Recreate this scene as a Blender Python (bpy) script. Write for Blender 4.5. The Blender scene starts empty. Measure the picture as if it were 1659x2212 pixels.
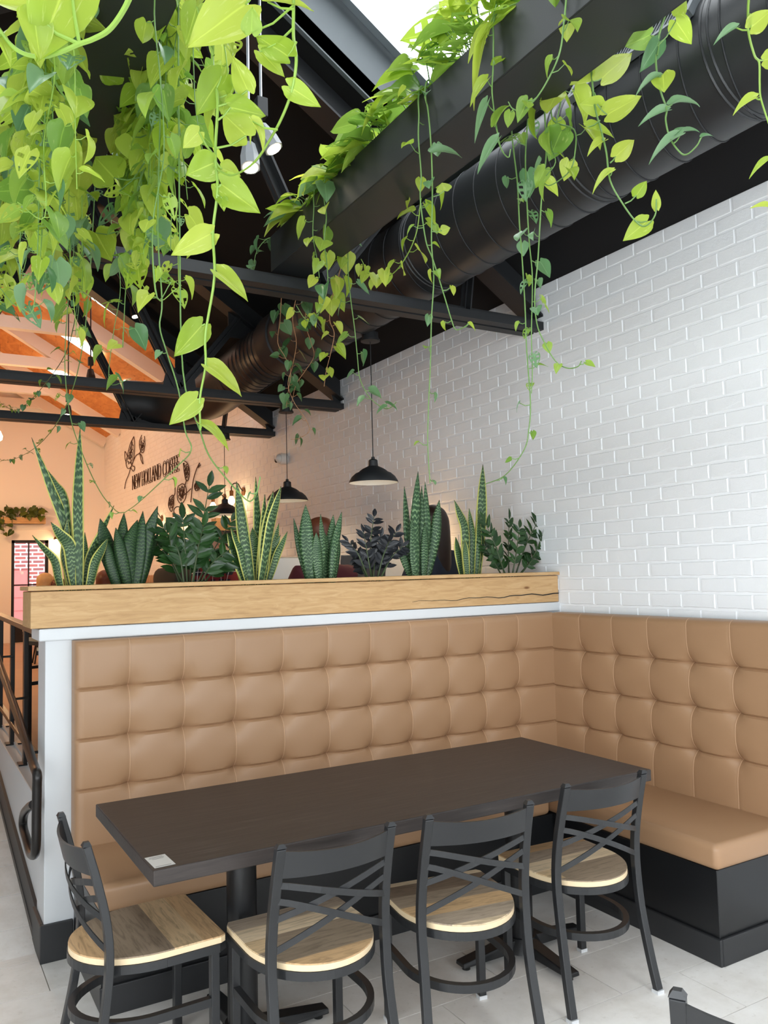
import bpy, bmesh, math, random
from mathutils import Vector, Matrix, Quaternion
import numpy as np

rnd = random.Random(7)
sc = bpy.context.scene
COL = sc.collection

# ------------------------------------------------------------------ camera
PC = np.array([829.5, 1106.0])
VX, VY = np.array([3860.0, 1160.0]), np.array([-205.0, 1259.0])      # vanishing points of the room's x and y axes
FPX = float(np.sqrt(-np.dot(VX - PC, VY - PC)))
def _d(p): return np.array([(p[0]-PC[0])/FPX, -(p[1]-PC[1])/FPX, -1.0])
_dx = _d(VX); _dx /= np.linalg.norm(_dx)
_dy = _d(VY); _dy -= _dx*np.dot(_dx, _dy); _dy /= np.linalg.norm(_dy)
RC = np.stack([_dx, _dy, np.cross(_dx, _dy)])
EYE = np.array([0.0, 0.0, 1.60])
def ray(p): return RC @ _d(p)
def onx(p, x): r = ray(p); return Vector(EYE + r*(x/r[0]))
def ony(p, y): r = ray(p); return Vector(EYE + r*(y/r[1]))
def onz(p, z): r = ray(p); return Vector(EYE + r*((z-EYE[2])/r[2]))
def atd(p, d): return Vector(EYE + ray(p)*d)

cam_data = bpy.data.cameras.new('camera')
cam_data.sensor_fit = 'VERTICAL'; cam_data.sensor_height = 36.0
cam_data.lens = FPX/2212.0*36.0
cam_data.clip_start = 0.05; cam_data.clip_end = 200
cam = bpy.data.objects.new('camera', cam_data); COL.objects.link(cam)
m4 = Matrix([[*RC[i], EYE[i]] for i in range(3)] + [[0, 0, 0, 1]])
cam.matrix_world = m4
sc.camera = cam

# ------------------------------------------------------------------ world and exposure
world = bpy.data.worlds.new('overcast_sky'); sc.world = world; world.use_nodes = True
bg = world.node_tree.nodes['Background']
bg.inputs[0].default_value = (0.91, 0.965, 1.0, 1); bg.inputs[1].default_value = 5.2
sc.view_settings.view_transform = 'Standard'; sc.view_settings.look = 'None'
sc.view_settings.gamma = 1.0; sc.view_settings.use_curve_mapping = False
sc.view_settings.exposure = 0.20
sc.cycles.use_denoising = True
sc.cycles.max_bounces = 10; sc.cycles.diffuse_bounces = 6; sc.cycles.transparent_max_bounces = 16
sc.cycles.sample_clamp_indirect = 8.0

def portal(name, loc, sx, sy, rot):
    """a sampling guide for the daylight that comes in through a real opening"""
    l = bpy.data.lights.new(name, 'AREA'); l.shape = 'RECTANGLE'; l.size = sx; l.size_y = sy
    l.cycles.is_portal = True
    o = bpy.data.objects.new(name, l); COL.objects.link(o); o.location = loc; o.rotation_euler = rot
    return o
portal('skylight_portal', (2.1, 1.37, 4.78), 1.2, 4.7, (0, math.atan(0.65), 0))
portal('skylight_portal', (0.06, 1.37, 4.78), 1.2, 4.7, (0, -math.atan(0.65), 0))
portal('window_portal', (1.08, -3.05, 1.5), 4.4, 2.9, (math.radians(90), 0, 0))
portal('window_portal', (-1.33, -0.25, 1.6), 2.7, 4.4, (0, math.radians(-90), 0))

def lamp(name, loc, energy, color=(1, 0.62, 0.30), radius=0.04, kind='POINT', rot=(0, 0, 0), spot=1.2):
    l = bpy.data.lights.new(name, kind); l.energy = energy; l.color = color
    l.shadow_soft_size = radius
    if kind == 'SPOT': l.spot_size = spot; l.spot_blend = 0.6
    o = bpy.data.objects.new(name, l); COL.objects.link(o); o.location = loc; o.rotation_euler = rot
    return o

# ------------------------------------------------------------------ materials
def srgb(r, g, b):
    f = lambda c: (c/255/12.92) if c/255 <= 0.04045 else ((c/255+0.055)/1.055)**2.4
    return (f(r), f(g), f(b))
class NT:
    def __init__(s, name):
        s.m = bpy.data.materials.new(name); s.m.use_nodes = True
        s.t = s.m.node_tree; s.b = s.t.nodes['Principled BSDF']
    def n(s, typ, **kw):
        x = s.t.nodes.new(typ)
        for k, v in kw.items(): setattr(x, k, v)
        return x
    def l(s, a, b): s.t.links.new(a, b)
    def mix(s, fac, a, b):
        x = s.n('ShaderNodeMix', data_type='RGBA')
        if isinstance(fac, (int, float)): x.inputs[0].default_value = fac
        else: s.l(fac, x.inputs[0])
        for i, c in ((6, a), (7, b)):
            if isinstance(c, tuple): x.inputs[i].default_value = (*c[:3], 1)
            else: s.l(c, x.inputs[i])
        return x.outputs[2]
    def ramp(s, fac, stops, interp='LINEAR'):
        x = s.n('ShaderNodeValToRGB'); x.color_ramp.interpolation = interp
        e = x.color_ramp.elements
        while len(e) < len(stops): e.new(0.5)
        for k, (p, c) in enumerate(stops):
            e[k].position = p; e[k].color = (*c[:3], 1) if isinstance(c, tuple) else (c, c, c, 1)
        s.l(fac, x.inputs[0]); return x.outputs[0]
    def noise(s, vec=None, scale=5, detail=4, rough=0.55, dist=0):
        x = s.n('ShaderNodeTexNoise'); x.inputs['Scale'].default_value = scale
        x.inputs['Detail'].default_value = detail; x.inputs['Roughness'].default_value = rough
        x.inputs['Distortion'].default_value = dist
        if vec is not None: s.l(vec, x.inputs['Vector'])
        return x.outputs['Fac']
    def math(s, op, a, b=None, c=None):
        x = s.n('ShaderNodeMath', operation=op)
        for i, v in enumerate((a, b, c)):
            if v is None: continue
            if isinstance(v, (int, float)): x.inputs[i].default_value = v
            else: s.l(v, x.inputs[i])
        return x.outputs[0]
    def coord(s, which='Object', scale=(1, 1, 1), rot=(0, 0, 0)):
        c = s.n('ShaderNodeTexCoord'); mp = s.n('ShaderNodeMapping')
        mp.inputs['Scale'].default_value = scale; mp.inputs['Rotation'].default_value = rot
        s.l(c.outputs[which], mp.inputs[0]); return mp.outputs[0]
    def bump(s, h, strength=0.2, dist=0.01):
        x = s.n('ShaderNodeBump'); x.inputs['Strength'].default_value = strength
        x.inputs['Distance'].default_value = dist; s.l(h, x.inputs['Height'])
        s.l(x.outputs[0], s.b.inputs['Normal'])
    def color(s, c):
        if isinstance(c, tuple): s.b.inputs['Base Color'].default_value = (*c[:3], 1)
        else: s.l(c, s.b.inputs['Base Color'])
    def set(s, rough=None, metal=None, spec=None):
        if rough is not None: s.b.inputs['Roughness'].default_value = rough
        if metal is not None: s.b.inputs['Metallic'].default_value = metal
        if spec is not None: s.b.inputs['Specular IOR Level'].default_value = spec
        return s
M = {}
def plain(key, c, rough=0.5, metal=0.0, spec=0.5, var=0.0, nscale=6, bump=0.0, bscale=60):
    t = NT(key); t.set(rough, metal, spec)
    if var:
        d = tuple(max(0, x*(1-var)) for x in c); e = tuple(min(1, x*(1+var)) for x in c)
        t.color(t.mix(t.noise(t.coord(), nscale), d, e))
    else: t.color(c)
    if bump: t.bump(t.noise(t.coord(), bscale, 3), bump, 0.004)
    M[key] = t.m; return t.m
plain('black_paint', srgb(30, 32, 35), 0.55, var=0.12, nscale=2)
plain('roof_black', srgb(27, 27, 28), 0.85, spec=0.2, var=0.1, nscale=1.5)
plain('well_grey', srgb(95, 101, 105), 0.6)
plain('duct_black', srgb(34, 36, 38), 0.42, var=0.08, nscale=2, bump=0.05, bscale=300)
plain('planter_black', srgb(31, 33, 35), 0.5, var=0.1, nscale=3, bump=0.05, bscale=200)
plain('chair_metal', srgb(37, 38, 40), 0.36, var=0.06)
plain('table_metal', srgb(24, 25, 27), 0.35)
plain('base_black', srgb(20, 21, 23), 0.33, var=0.1, nscale=3)
plain('baseboard_black', srgb(36, 37, 39), 0.45, var=0.15, nscale=4)
plain('white_paint', srgb(212, 215, 218), 0.5)
plain('cream_paint', srgb(240, 236, 230), 0.6)
plain('rafter_white', srgb(238, 232, 225), 0.6)
plain('chrome_edge', srgb(205, 208, 212), 0.3)
plain('glide_plastic', srgb(205, 206, 208), 0.5)
plain('steel_rod', srgb(170, 175, 180), 0.35, 0.8)
plain('spot_grey', srgb(128, 131, 135), 0.4)
plain('rail_metal', srgb(36, 33, 32), 0.3, 0.3)
plain('camera_white', srgb(228, 226, 222), 0.35)
plain('lens_black', srgb(10, 10, 12), 0.1)
plain('stitch', srgb(196, 160, 128), 0.6)
plain('edge_maple', srgb(232, 208, 170), 0.5, var=0.06, nscale=20)
plain('soil', srgb(45, 34, 26), 0.95, var=0.3, nscale=40)
plain('ink', srgb(62, 34, 24), 0.7)
plain('brass', srgb(120, 80, 45), 0.35, 0.8)
plain('skin', srgb(205, 150, 122), 0.55)
plain('maroon', srgb(86, 26, 36), 0.8, bump=0.2)
plain('jacket', srgb(70, 62, 52), 0.8, bump=0.2)
plain('denim', srgb(40, 48, 66), 0.8)
plain('hair_brown', srgb(78, 44, 26), 0.5, var=0.4, nscale=12)
plain('hair_dark', srgb(46, 30, 24), 0.38, var=0.45, nscale=14)
plain('hair_auburn', srgb(96, 48, 26), 0.45, var=0.4, nscale=12)
plain('hair_blonde', srgb(206, 172, 120), 0.45, var=0.3, nscale=14)
plain('laptop_grey', srgb(150, 150, 150), 0.35, 0.6)
plain('screen_paper', srgb(214, 218, 222), 0.5)
plain('sticker_white', srgb(196, 194, 190), 0.35)
plain('sticker_print', srgb(110, 108, 104), 0.5)
plain('dark_frame', srgb(24, 18, 18), 0.4)
plain('pink_wall', srgb(172, 98, 94), 0.8, var=0.05)
plain('red_plastic', srgb(190, 30, 30), 0.5)
plain('stem_green', srgb(98, 132, 70), 0.5)
plain('stem_lime', srgb(128, 160, 66), 0.45)
plain('stem_dark', srgb(60, 92, 46), 0.45)
plain('stem_brown', srgb(140, 100, 66), 0.6)
plain('zz_stem', srgb(58, 74, 40), 0.5)
plain('platform_wood', srgb(176, 140, 110), 0.55, var=0.12, nscale=3)

def emit(key, c, s):
    m = bpy.data.materials.new(key); m.use_nodes = True; t = m.node_tree
    for n in list(t.nodes): t.nodes.remove(n)
    e = t.nodes.new('ShaderNodeEmission'); o = t.nodes.new('ShaderNodeOutputMaterial')
    e.inputs[0].default_value = (*c, 1); e.inputs[1].default_value = s
    t.links.new(e.outputs[0], o.inputs[0]); M[key] = m
emit('bulb', (1, 0.74, 0.42), 12.0)
emit('spot_bulb', (1, 0.86, 0.66), 14.0)
emit('led_panel', (1, 0.95, 0.88), 5.0)
emit('shade_glow', (1, 0.88, 0.66), 1.5)

def glass(key):
    m = bpy.data.materials.new(key); m.use_nodes = True; t = m.node_tree
    for n in list(t.nodes): t.nodes.remove(n)
    o = t.nodes.new('ShaderNodeOutputMaterial'); mx = t.nodes.new('ShaderNodeMixShader')
    tr = t.nodes.new('ShaderNodeBsdfTransparent'); gl = t.nodes.new('ShaderNodeBsdfGlossy')
    fr = t.nodes.new('ShaderNodeFresnel'); fr.inputs[0].default_value = 1.45
    gl.inputs['Roughness'].default_value = 0.02; mu = t.nodes.new('ShaderNodeMath')
    t.links.new(fr.outputs[0], mu.inputs[0]); mu.operation = 'MULTIPLY'; mu.inputs[1].default_value = .3; t.links.new(mu.outputs[0], mx.inputs[0]); t.links.new(tr.outputs[0], mx.inputs[1]); t.links.new(gl.outputs[0], mx.inputs[2])
    t.links.new(mx.outputs[0], o.inputs[0]); M[key] = m
glass('glass')

def mk_brick():
    t = NT('painted_brick'); t.set(0.62, 0, 0.3)
    c = t.coord()
    oi = t.n('ShaderNodeObjectInfo')
    n1 = t.noise(c, 3.0, 3)
    t.color(t.mix(n1, srgb(234, 236, 239), srgb(245, 246, 248)))
    h = t.math('ADD', t.math('MULTIPLY', t.noise(c, 38, 4, 0.6), 0.7), t.math('MULTIPLY', t.noise(c, 150, 2), 0.3))
    t.bump(h, 0.35, 0.005); M['painted_brick'] = t.m
mk_brick()
def mk_leather():
    t = NT('tan_leather'); t.set(0.40, 0, 0.45)
    c = t.coord()
    t.color(t.mix(t.noise(c, 2.2, 2), srgb(158, 122, 91), srgb(166, 131, 99)))
    t.bump(t.noise(c, 420, 2), 0.10, 0.002); M['tan_leather'] = t.m
mk_leather()
def mk_oak():
    t = NT('oak_board'); t.set(0.55, 0, 0.3)
    c = t.coord('Object', (2.0, 16, 16))
    g = t.noise(c, 3.0, 6, 0.6, 1.2)
    col = t.ramp(g, [(0.25, srgb(178, 140, 96)), (0.5, srgb(198, 160, 113)), (0.75, srgb(210, 175, 131))])
    c2 = t.coord('Object', (3.0, 8, 8))
    v = t.n('ShaderNodeTexVoronoi'); v.inputs['Scale'].default_value = 1.25; t.l(c2, v.inputs['Vector'])
    k = t.ramp(v.outputs['Distance'], [(0.0, 1.0), (0.05, 0.9), (0.11, 0.0)])
    t.color(t.mix(k, col, srgb(120, 78, 44)))
    t.bump(g, 0.25, 0.003); M['oak_board'] = t.m
mk_oak()
def mk_darktable():
    t = NT('dark_oak'); t.set(0.42, 0, 0.35)
    c = t.coord('Object', (1.4, 22, 22))
    g = t.noise(c, 3.0, 6, 0.65, 0.5)
    t.color(t.ramp(g, [(0.3, srgb(44, 39, 37)), (0.62, srgb(60, 53, 50)), (0.8, srgb(92, 85, 81))]))
    t.bump(g, 0.2, 0.002); M['dark_oak'] = t.m
mk_darktable()
def mk_tile():
    t = NT('stone_tile'); t.set(0.45, 0, 0.4)
    c = t.coord(); oi = t.n('ShaderNodeObjectInfo')
    sh = t.n('ShaderNodeVectorMath', operation='ADD'); t.l(c, sh.inputs[0])
    cb = t.n('ShaderNodeCombineXYZ'); t.l(t.math('MULTIPLY', oi.outputs['Random'], 37.0), cb.inputs[0]); t.l(cb.outputs[0], sh.inputs[1])
    a = t.ramp(t.noise(sh.outputs[0], 5, 6, 0.65), [(0.3, srgb(222, 217, 210)), (0.52, srgb(236, 232, 227)), (0.72, srgb(243, 240, 236))])
    b = t.ramp(t.noise(sh.outputs[0], 34, 3, 0.6), [(0.62, 0.0), (0.72, 1.0)])
    t.color(t.mix(t.math('MULTIPLY', b, 0.35), a, srgb(196, 188, 178)))
    t.bump(t.noise(sh.outputs[0], 60, 3), 0.05, 0.002); M['stone_tile'] = t.m
mk_tile()
plain('grout', srgb(150, 144, 138), 0.9)
def mk_planks():
    t = NT('mixed_planks'); t.set(0.5, 0, 0.3)
    tc = t.n('ShaderNodeTexCoord'); oi = t.n('ShaderNodeObjectInfo')
    sp = t.n('ShaderNodeSeparateXYZ'); t.l(tc.outputs['Object'], sp.inputs[0])
    y = t.math('ADD', t.math('DIVIDE', sp.outputs['Y'], 0.093), t.math('MULTIPLY', oi.outputs['Random'], 9.0))
    idx = t.math('FLOOR', y)
    jog = t.n('ShaderNodeTexWhiteNoise', noise_dimensions='1D'); t.l(idx, jog.inputs['W'])
    seg = t.math('FLOOR', t.math('ADD', t.math('DIVIDE', sp.outputs['X'], 6.0), t.math('MULTIPLY', jog.outputs[0], 5.0)))
    wn = t.n('ShaderNodeTexWhiteNoise', noise_dimensions='2D')
    cb = t.n('ShaderNodeCombineXYZ'); t.l(idx, cb.inputs[0]); t.l(seg, cb.inputs[1]); t.l(cb.outputs[0], wn.inputs['Vector'])
    base = t.ramp(wn.outputs['Value'], [(0.0, srgb(122, 104, 86)), (0.2, srgb(200, 164, 122)), (0.4, srgb(148, 130, 110)),
                                        (0.58, srgb(222, 198, 164)), (0.75, srgb(172, 154, 134)), (0.9, srgb(210, 180, 140))], 'CONSTANT')
    off = t.n('ShaderNodeVectorMath', operation='ADD'); t.l(tc.outputs['Object'], off.inputs[0])
    cb2 = t.n('ShaderNodeCombineXYZ'); t.l(t.math('MULTIPLY', wn.outputs['Value'], 7.0), cb2.inputs[0]); t.l(t.math('MULTIPLY', idx, 1.7), cb2.inputs[1])
    t.l(cb2.outputs[0], off.inputs[1])
    mp = t.n('ShaderNodeMapping'); mp.inputs['Scale'].default_value = (4, 34, 4); t.l(off.outputs[0], mp.inputs[0])
    g = t.noise(mp.outputs[0], 1.6, 6, 0.6, 1.4)
    gr = t.ramp(g, [(0.35, 0.62), (0.52, 1.0), (0.75, 1.12)])
    mul = t.n('ShaderNodeMix', data_type='RGBA', blend_type='MULTIPLY'); mul.inputs[0].default_value = 0.9
    t.l(base, mul.inputs[6]); t.l(gr, mul.inputs[7])
    t.color(mul.outputs[2]); M['mixed_planks'] = t.m
mk_planks()
def mk_ceilwood():
    t = NT('pine_ceiling'); t.set(0.6, 0, 0.3)
    c = t.coord('Object', (5, 1.6, 5))
    g = t.noise(c, 2, 5, 0.6, 0.8)
    col = t.ramp(g, [(0.3, srgb(188, 118, 58)), (0.6, srgb(214, 146, 80)), (0.8, srgb(224, 164, 100))])
    k = t.ramp(t.noise(t.coord('Object', (9, 3, 9)), 2.0, 2), [(0.66, 0.0), (0.72, 1.0)])
    t.color(t.mix(t.math('MULTIPLY', k, 0.6), col, srgb(120, 62, 26))); M['pine_ceiling'] = t.m
mk_ceilwood()
def mk_outbrick():
    t = NT('outdoor_brick'); t.set(0.9, 0, 0.1)
    b = t.n('ShaderNodeTexBrick'); t.l(t.coord('Object', (1, 1, 1), (math.radians(90), 0, 0)), b.inputs['Vector'])
    b.inputs['Color1'].default_value = (*srgb(146, 82, 76), 1); b.inputs['Color2'].default_value = (*srgb(126, 80, 80), 1)
    b.inputs['Mortar'].default_value = (*srgb(186, 178, 176), 1)
    b.inputs['Scale'].default_value = 1.0; b.inputs['Brick Width'].default_value = 0.26; b.inputs['Row Height'].default_value = 0.09
    b.inputs['Mortar Size'].default_value = 0.016
    t.color(b.outputs['Color']); M['outdoor_brick'] = t.m
mk_outbrick()
def mk_plaid():
    t = NT('plaid_flannel'); t.set(0.85)
    tc = t.n('ShaderNodeTexCoord'); sp = t.n('ShaderNodeSeparateXYZ'); t.l(tc.outputs['Object'], sp.inputs[0])
    def band(sock, per, w, ph=0.0):
        f = t.math('FRACT', t.math('ADD', t.math('DIVIDE', sock, per), ph)); return t.math('LESS_THAN', f, w)
    r = t.math('MAXIMUM', band(sp.outputs['X'], 0.09, 0.4), band(sp.outputs['Z'], 0.09, 0.4))
    w = t.math('MAXIMUM', band(sp.outputs['X'], 0.09, 0.06, 0.3), band(sp.outputs['Z'], 0.09, 0.06, 0.3))
    c = t.mix(r, srgb(26, 26, 40), srgb(120, 30, 36)); t.color(t.mix(w, c, srgb(205, 200, 196))); M['plaid_flannel'] = t.m
mk_plaid()

def mk_leaf(key, dark, light, varieg, trans=0.55, rough=0.35, gain=1.0):
    """thin leaf: reflects and lets light through; streaks of pale variegation run along the veins"""
    t = NT(key); t.set(rough, 0, 0.45)
    uv = t.n('ShaderNodeUVMap'); sp = t.n('ShaderNodeSeparateXYZ'); t.l(uv.outputs[0], sp.inputs[0])
    oi = t.n('ShaderNodeObjectInfo')
    base = t.mix(oi.outputs['Random'], dark, light)
    mid = t.ramp(t.math('ABSOLUTE', t.math('SUBTRACT', sp.outputs['X'], 0.5)), [(0.0, 1.0), (0.03, 0.0)])
    base = t.mix(t.math('MULTIPLY', mid, 0.45), base, tuple(min(1, x*1.5+0.03) for x in light))
    if varieg:
        mp = t.n('ShaderNodeMapping'); mp.inputs['Scale'].default_value = (9, 2.2, 1)
        ad = t.n('ShaderNodeVectorMath', operation='ADD'); cb = t.n('ShaderNodeCombineXYZ')
        t.l(t.math('MULTIPLY', oi.outputs['Random'], 50.0), cb.inputs[2]); t.l(t.math('MULTIPLY', oi.outputs['Random'], 31.0), cb.inputs[1])
        t.l(uv.outputs[0], ad.inputs[0]); t.l(cb.outputs[0], ad.inputs[1]); t.l(ad.outputs[0], mp.inputs[0])
        n = t.noise(mp.outputs[0], 1.0, 4, 0.6, 0.6)
        k = t.ramp(n, [(0.60, 0.0), (0.70, 1.0)])
        base = t.mix(t.math('MULTIPLY', k, varieg), base, srgb(226, 236, 150))
    t.color(base)
    tr = t.n('ShaderNodeBsdfTranslucent'); t.l(base, tr.inputs[0])
    mx = t.n('ShaderNodeMixShader'); mx.inputs[0].default_value = trans
    out = t.t.nodes['Material Output']
    t.l(t.b.outputs[0], mx.inputs[1]); t.l(tr.outputs[0], mx.inputs[2]); t.l(mx.outputs[0], out.inputs[0])
    M[key] = t.m
mk_leaf('leaf_lime', srgb(152, 184, 58), srgb(196, 213, 90), 0.6, trans=0.6)
mk_leaf('leaf_mid', srgb(112, 154, 62), srgb(158, 188, 78), 0.3, trans=0.55)
mk_leaf('leaf_deep', srgb(80, 122, 76), srgb(124, 160, 116), 0.0, trans=0.4, rough=0.3)
mk_leaf('leaf_heart', srgb(58, 92, 52), srgb(88, 124, 76), 0.0, trans=0.35, rough=0.45)
mk_leaf('leaf_zz', srgb(28, 56, 26), srgb(50, 84, 40), 0.0, trans=0.15, rough=0.25)
mk_leaf('leaf_raven', srgb(26, 28, 32), srgb(40, 42, 46), 0.0, trans=0.05, rough=0.3)
mk_leaf('leaf_far', srgb(48, 70, 30), srgb(96, 110, 40), 0.0, trans=0.3)
def mk_snake(key, dark, mid, margin):
    t = NT(key); t.set(0.42, 0, 0.35)
    uv = t.n('ShaderNodeUVMap'); sp = t.n('ShaderNodeSeparateXYZ'); t.l(uv.outputs[0], sp.inputs[0])
    oi = t.n('ShaderNodeObjectInfo')
    mp = t.n('ShaderNodeMapping'); mp.inputs['Scale'].default_value = (5.0, 6.0, 1)
    ad = t.n('ShaderNodeVectorMath', operation='ADD'); cb = t.n('ShaderNodeCombineXYZ')
    t.l(t.math('MULTIPLY', oi.outputs['Random'], 40.0), cb.inputs[2]); t.l(uv.outputs[0], ad.inputs[0]); t.l(cb.outputs[0], ad.inputs[1])
    t.l(ad.outputs[0], mp.inputs[0])
    n = t.noise(mp.outputs[0], 1.0, 3, 0.6)
    wv = t.math('SINE', t.math('ADD', t.math('MULTIPLY', sp.outputs['Y'], 150.0), t.math('MULTIPLY', n, 15.0)))
    fac = t.math('MULTIPLY', t.ramp(wv, [(0.35, 0.0), (0.75, 1.0)]), t.ramp(t.noise(mp.outputs[0], 0.6, 2), [(0.3, 0.25), (0.65, 1.0)]))
    col = t.mix(fac, dark, mid)
    if margin:
        e = t.ramp(t.math('ABSOLUTE', t.math('SUBTRACT', sp.outputs['X'], 0.5)), [(0.375, 0.0), (0.40, 1.0)])
        col = t.mix(e, col, srgb(206, 204, 112))
    tip = t.ramp(sp.outputs['Y'], [(0.955, 0.0), (1.0, 1.0)])
    t.color(t.mix(tip, col, srgb(60, 50, 34))); M[key] = t.m
mk_snake('snake_margin', srgb(40, 68, 38), srgb(122, 148, 98), True)
mk_snake('snake_plain', srgb(38, 68, 40), srgb(118, 146, 104), False)
mk_snake('snake_dark', srgb(30, 56, 32), srgb(72, 100, 56), False)

# ------------------------------------------------------------------ mesh helpers
class MB:
    def __init__(s): s.v = []; s.f = []; s.uv = {}
    def add(s, vs, fs):
        b = len(s.v); s.v += [tuple(x) for x in vs]; s.f += [tuple(b+i for i in f) for f in fs]; return b
    def box(s, x0, x1, y0, y1, z0, z1):
        s.add([(x, y, z) for z in (z0, z1) for y in (y0, y1) for x in (x0, x1)],
              [(0, 2, 3, 1), (4, 5, 7, 6), (0, 1, 5, 4), (2, 6, 7, 3), (0, 4, 6, 2), (1, 3, 7, 5)]); return s
    def hexa(s, p):   # 8 points: bottom 4 (ccw) then top 4
        s.add(p, [(3, 2, 1, 0), (4, 5, 6, 7), (0, 1, 5, 4), (1, 2, 6, 5), (2, 3, 7, 6), (3, 0, 4, 7)]); return s
    def bar(s, a, b, w, h, up=(0, 0, 1)):     # rectangular bar from a to b; w sideways, h along up
        a, b = Vector(a), Vector(b); d = (b-a).normalized(); up = Vector(up)
        if abs(d.dot(up)) > 0.98: up = Vector((0, 1, 0))
        sx = d.cross(up).normalized(); u = sx.cross(d).normalized()
        ps = []
        for c in (a, b):
            ps += [c - sx*w/2 - u*h/2, c + sx*w/2 - u*h/2, c + sx*w/2 + u*h/2, c - sx*w/2 + u*h/2]
        s.add(ps, [(3, 2, 1, 0), (4, 5, 6, 7), (0, 1, 5, 4), (1, 2, 6, 5), (2, 3, 7, 6), (3, 0, 4, 7)]); return s
    def tube(s, pts, r, n=8, closed=False, cap=True):
        pts = [Vector(p) for p in pts]; k = len(pts); rs = r if isinstance(r, (list, tuple)) else [r]*k
        t0 = (pts[1]-pts[0]).normalized(); ref = Vector((0, 0, 1)) if abs(t0.z) < 0.9 else Vector((1, 0, 0))
        u = t0.cross(ref).normalized(); vs = []
        for i in range(k):
            if closed: t = (pts[(i+1) % k]-pts[i-1]).normalized()
            else: t = (pts[min(i+1, k-1)]-pts[max(i-1, 0)]).normalized()
            u = (u - t*u.dot(t)).normalized(); w = t.cross(u)
            for j in range(n):
                a = 2*math.pi*j/n; vs.append(pts[i] + (u*math.cos(a)+w*math.sin(a))*rs[i])
        fs = []
        for i in range(k if closed else k-1):
            i2 = (i+1) % k
            for j in range(n): fs.append((i*n+j, i*n+(j+1) % n, i2*n+(j+1) % n, i2*n+j))
        if cap and not closed: fs += [tuple(range(n-1, -1, -1)), tuple((k-1)*n+j for j in range(n))]
        s.add(vs, fs); return s
    def strip(s, pts, w, th, side):            # flat bar following pts; width w along side, thickness th
        pts = [Vector(p) for p in pts]; k = len(pts); sd = Vector(side).normalized(); vs = []
        for i in range(k):
            t = (pts[min(i+1, k-1)]-pts[max(i-1, 0)]).normalized(); sv = (sd - t*sd.dot(t)).normalized(); nn = t.cross(sv)
            for a, b in ((-1, -1), (1, -1), (1, 1), (-1, 1)): vs.append(pts[i] + sv*w/2*a + nn*th/2*b)
        fs = [(3, 2, 1, 0), tuple((k-1)*4+j for j in range(4))]
        for i in range(k-1):
            for j in range(4): fs.append((i*4+j, i*4+(j+1) % 4, i*4+4+(j+1) % 4, i*4+4+j))
        s.add(vs, fs); return s
    def lathe(s, prof, n=32, c=(0, 0, 0), axis='z'):
        vs = []
        for r, z in prof:
            for j in range(n):
                a = 2*math.pi*j/n; p = (r*math.cos(a), r*math.sin(a), z)
                if axis == 'y': p = (p[0], p[2], p[1])
                if axis == 'x': p = (p[2], p[0], p[1])
                vs.append((p[0]+c[0], p[1]+c[1], p[2]+c[2]))
        fs = []
        for i in range(len(prof)-1):
            for j in range(n): fs.append((i*n+j, i*n+(j+1) % n, (i+1)*n+(j+1) % n, (i+1)*n+j))
        s.add(vs, fs); return s
    def prism(s, poly, z0, z1):
        k = len(poly)
        s.add([(x, y, z0) for x, y in poly]+[(x, y, z1) for x, y in poly],
              [tuple(range(k-1, -1, -1)), tuple(range(k, 2*k))]+[(i, (i+1) % k, k+(i+1) % k, k+i) for i in range(k)]); return s
    def mesh(s, name, smooth=False):
        me = bpy.data.meshes.new(name); me.from_pydata(s.v, [], s.f); me.update()
        if smooth:
            me.polygons.foreach_set('use_smooth', [True]*len(me.polygons))
        return me
    def build(s, name, mat, parent=None, smooth=False, bevel=0.0, origin=None):
        me = s.mesh(name, smooth)
        me.materials.append(M[mat]); o = bpy.data.objects.new(name, me); COL.objects.link(o)
        if parent is not None: o.parent = parent
        if bevel:
            b = o.modifiers.new('bevel', 'BEVEL'); b.width = bevel; b.segments = 2; b.limit_method = 'ANGLE'; b.angle_limit = 0.7
        if smooth and len(me.polygons) and not bevel:
            try: me.set_sharp_from_angle(angle=0.7)
            except Exception: pass
        return o
def link(name, me, parent=None, mw=None):
    o = bpy.data.objects.new(name, me); COL.objects.link(o)
    if parent is not None: o.parent = parent
    if mw is not None: o.matrix_local = mw
    return o
def tag(o, label, cat, group=None, kind=None):
    o['label'] = label; o['category'] = cat
    if group: o['group'] = group
    if kind: o['kind'] = kind
    return o
def struct(o): o['kind'] = 'structure'; return o
def thing(name, label, cat, loc=(0, 0, 0), rz=0.0, group=None):
    e = bpy.data.objects.new(name, None); COL.objects.link(e); e.empty_display_size = 0.05
    e.location = loc; e.rotation_euler = (0, 0, rz); return tag(e, label, cat, group)
def copy_tree(o, parent=None):
    c = o.copy(); COL.objects.link(c); c.parent = parent
    for ch in list(o.children): copy_tree(ch, c)
    return c
def catmull(P, per=6):
    P = [Vector(p) for p in P]
    if len(P) < 3: return P
    Q = [P[0]*2-P[1]]+P+[P[-1]*2-P[-2]]; out = []
    for i in range(1, len(Q)-2):
        for k in range(per):
            t = k/per; a, b, c, d = Q[i-1], Q[i], Q[i+1], Q[i+2]
            out.append(0.5*((2*b)+(c-a)*t+(2*a-5*b+4*c-d)*t*t+(3*b-a-3*c+d)*t**3))
    out.append(P[-1]); return out

# ================================================================== STRUCTURE
XR, XL, XM = 3.44, -1.28, 1.08            # right wall, left wall, ridge
SL = 0.65; EAVE = 3.37
def roofz(x): return EAVE + SL*(XR-x) if x >= XM else EAVE + SL*(x-XL)
YG = 8.45                                  # the black roof ends here, the warm room begins
ZU = 0.42                                  # upper floor level
YF = 17.0

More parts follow.
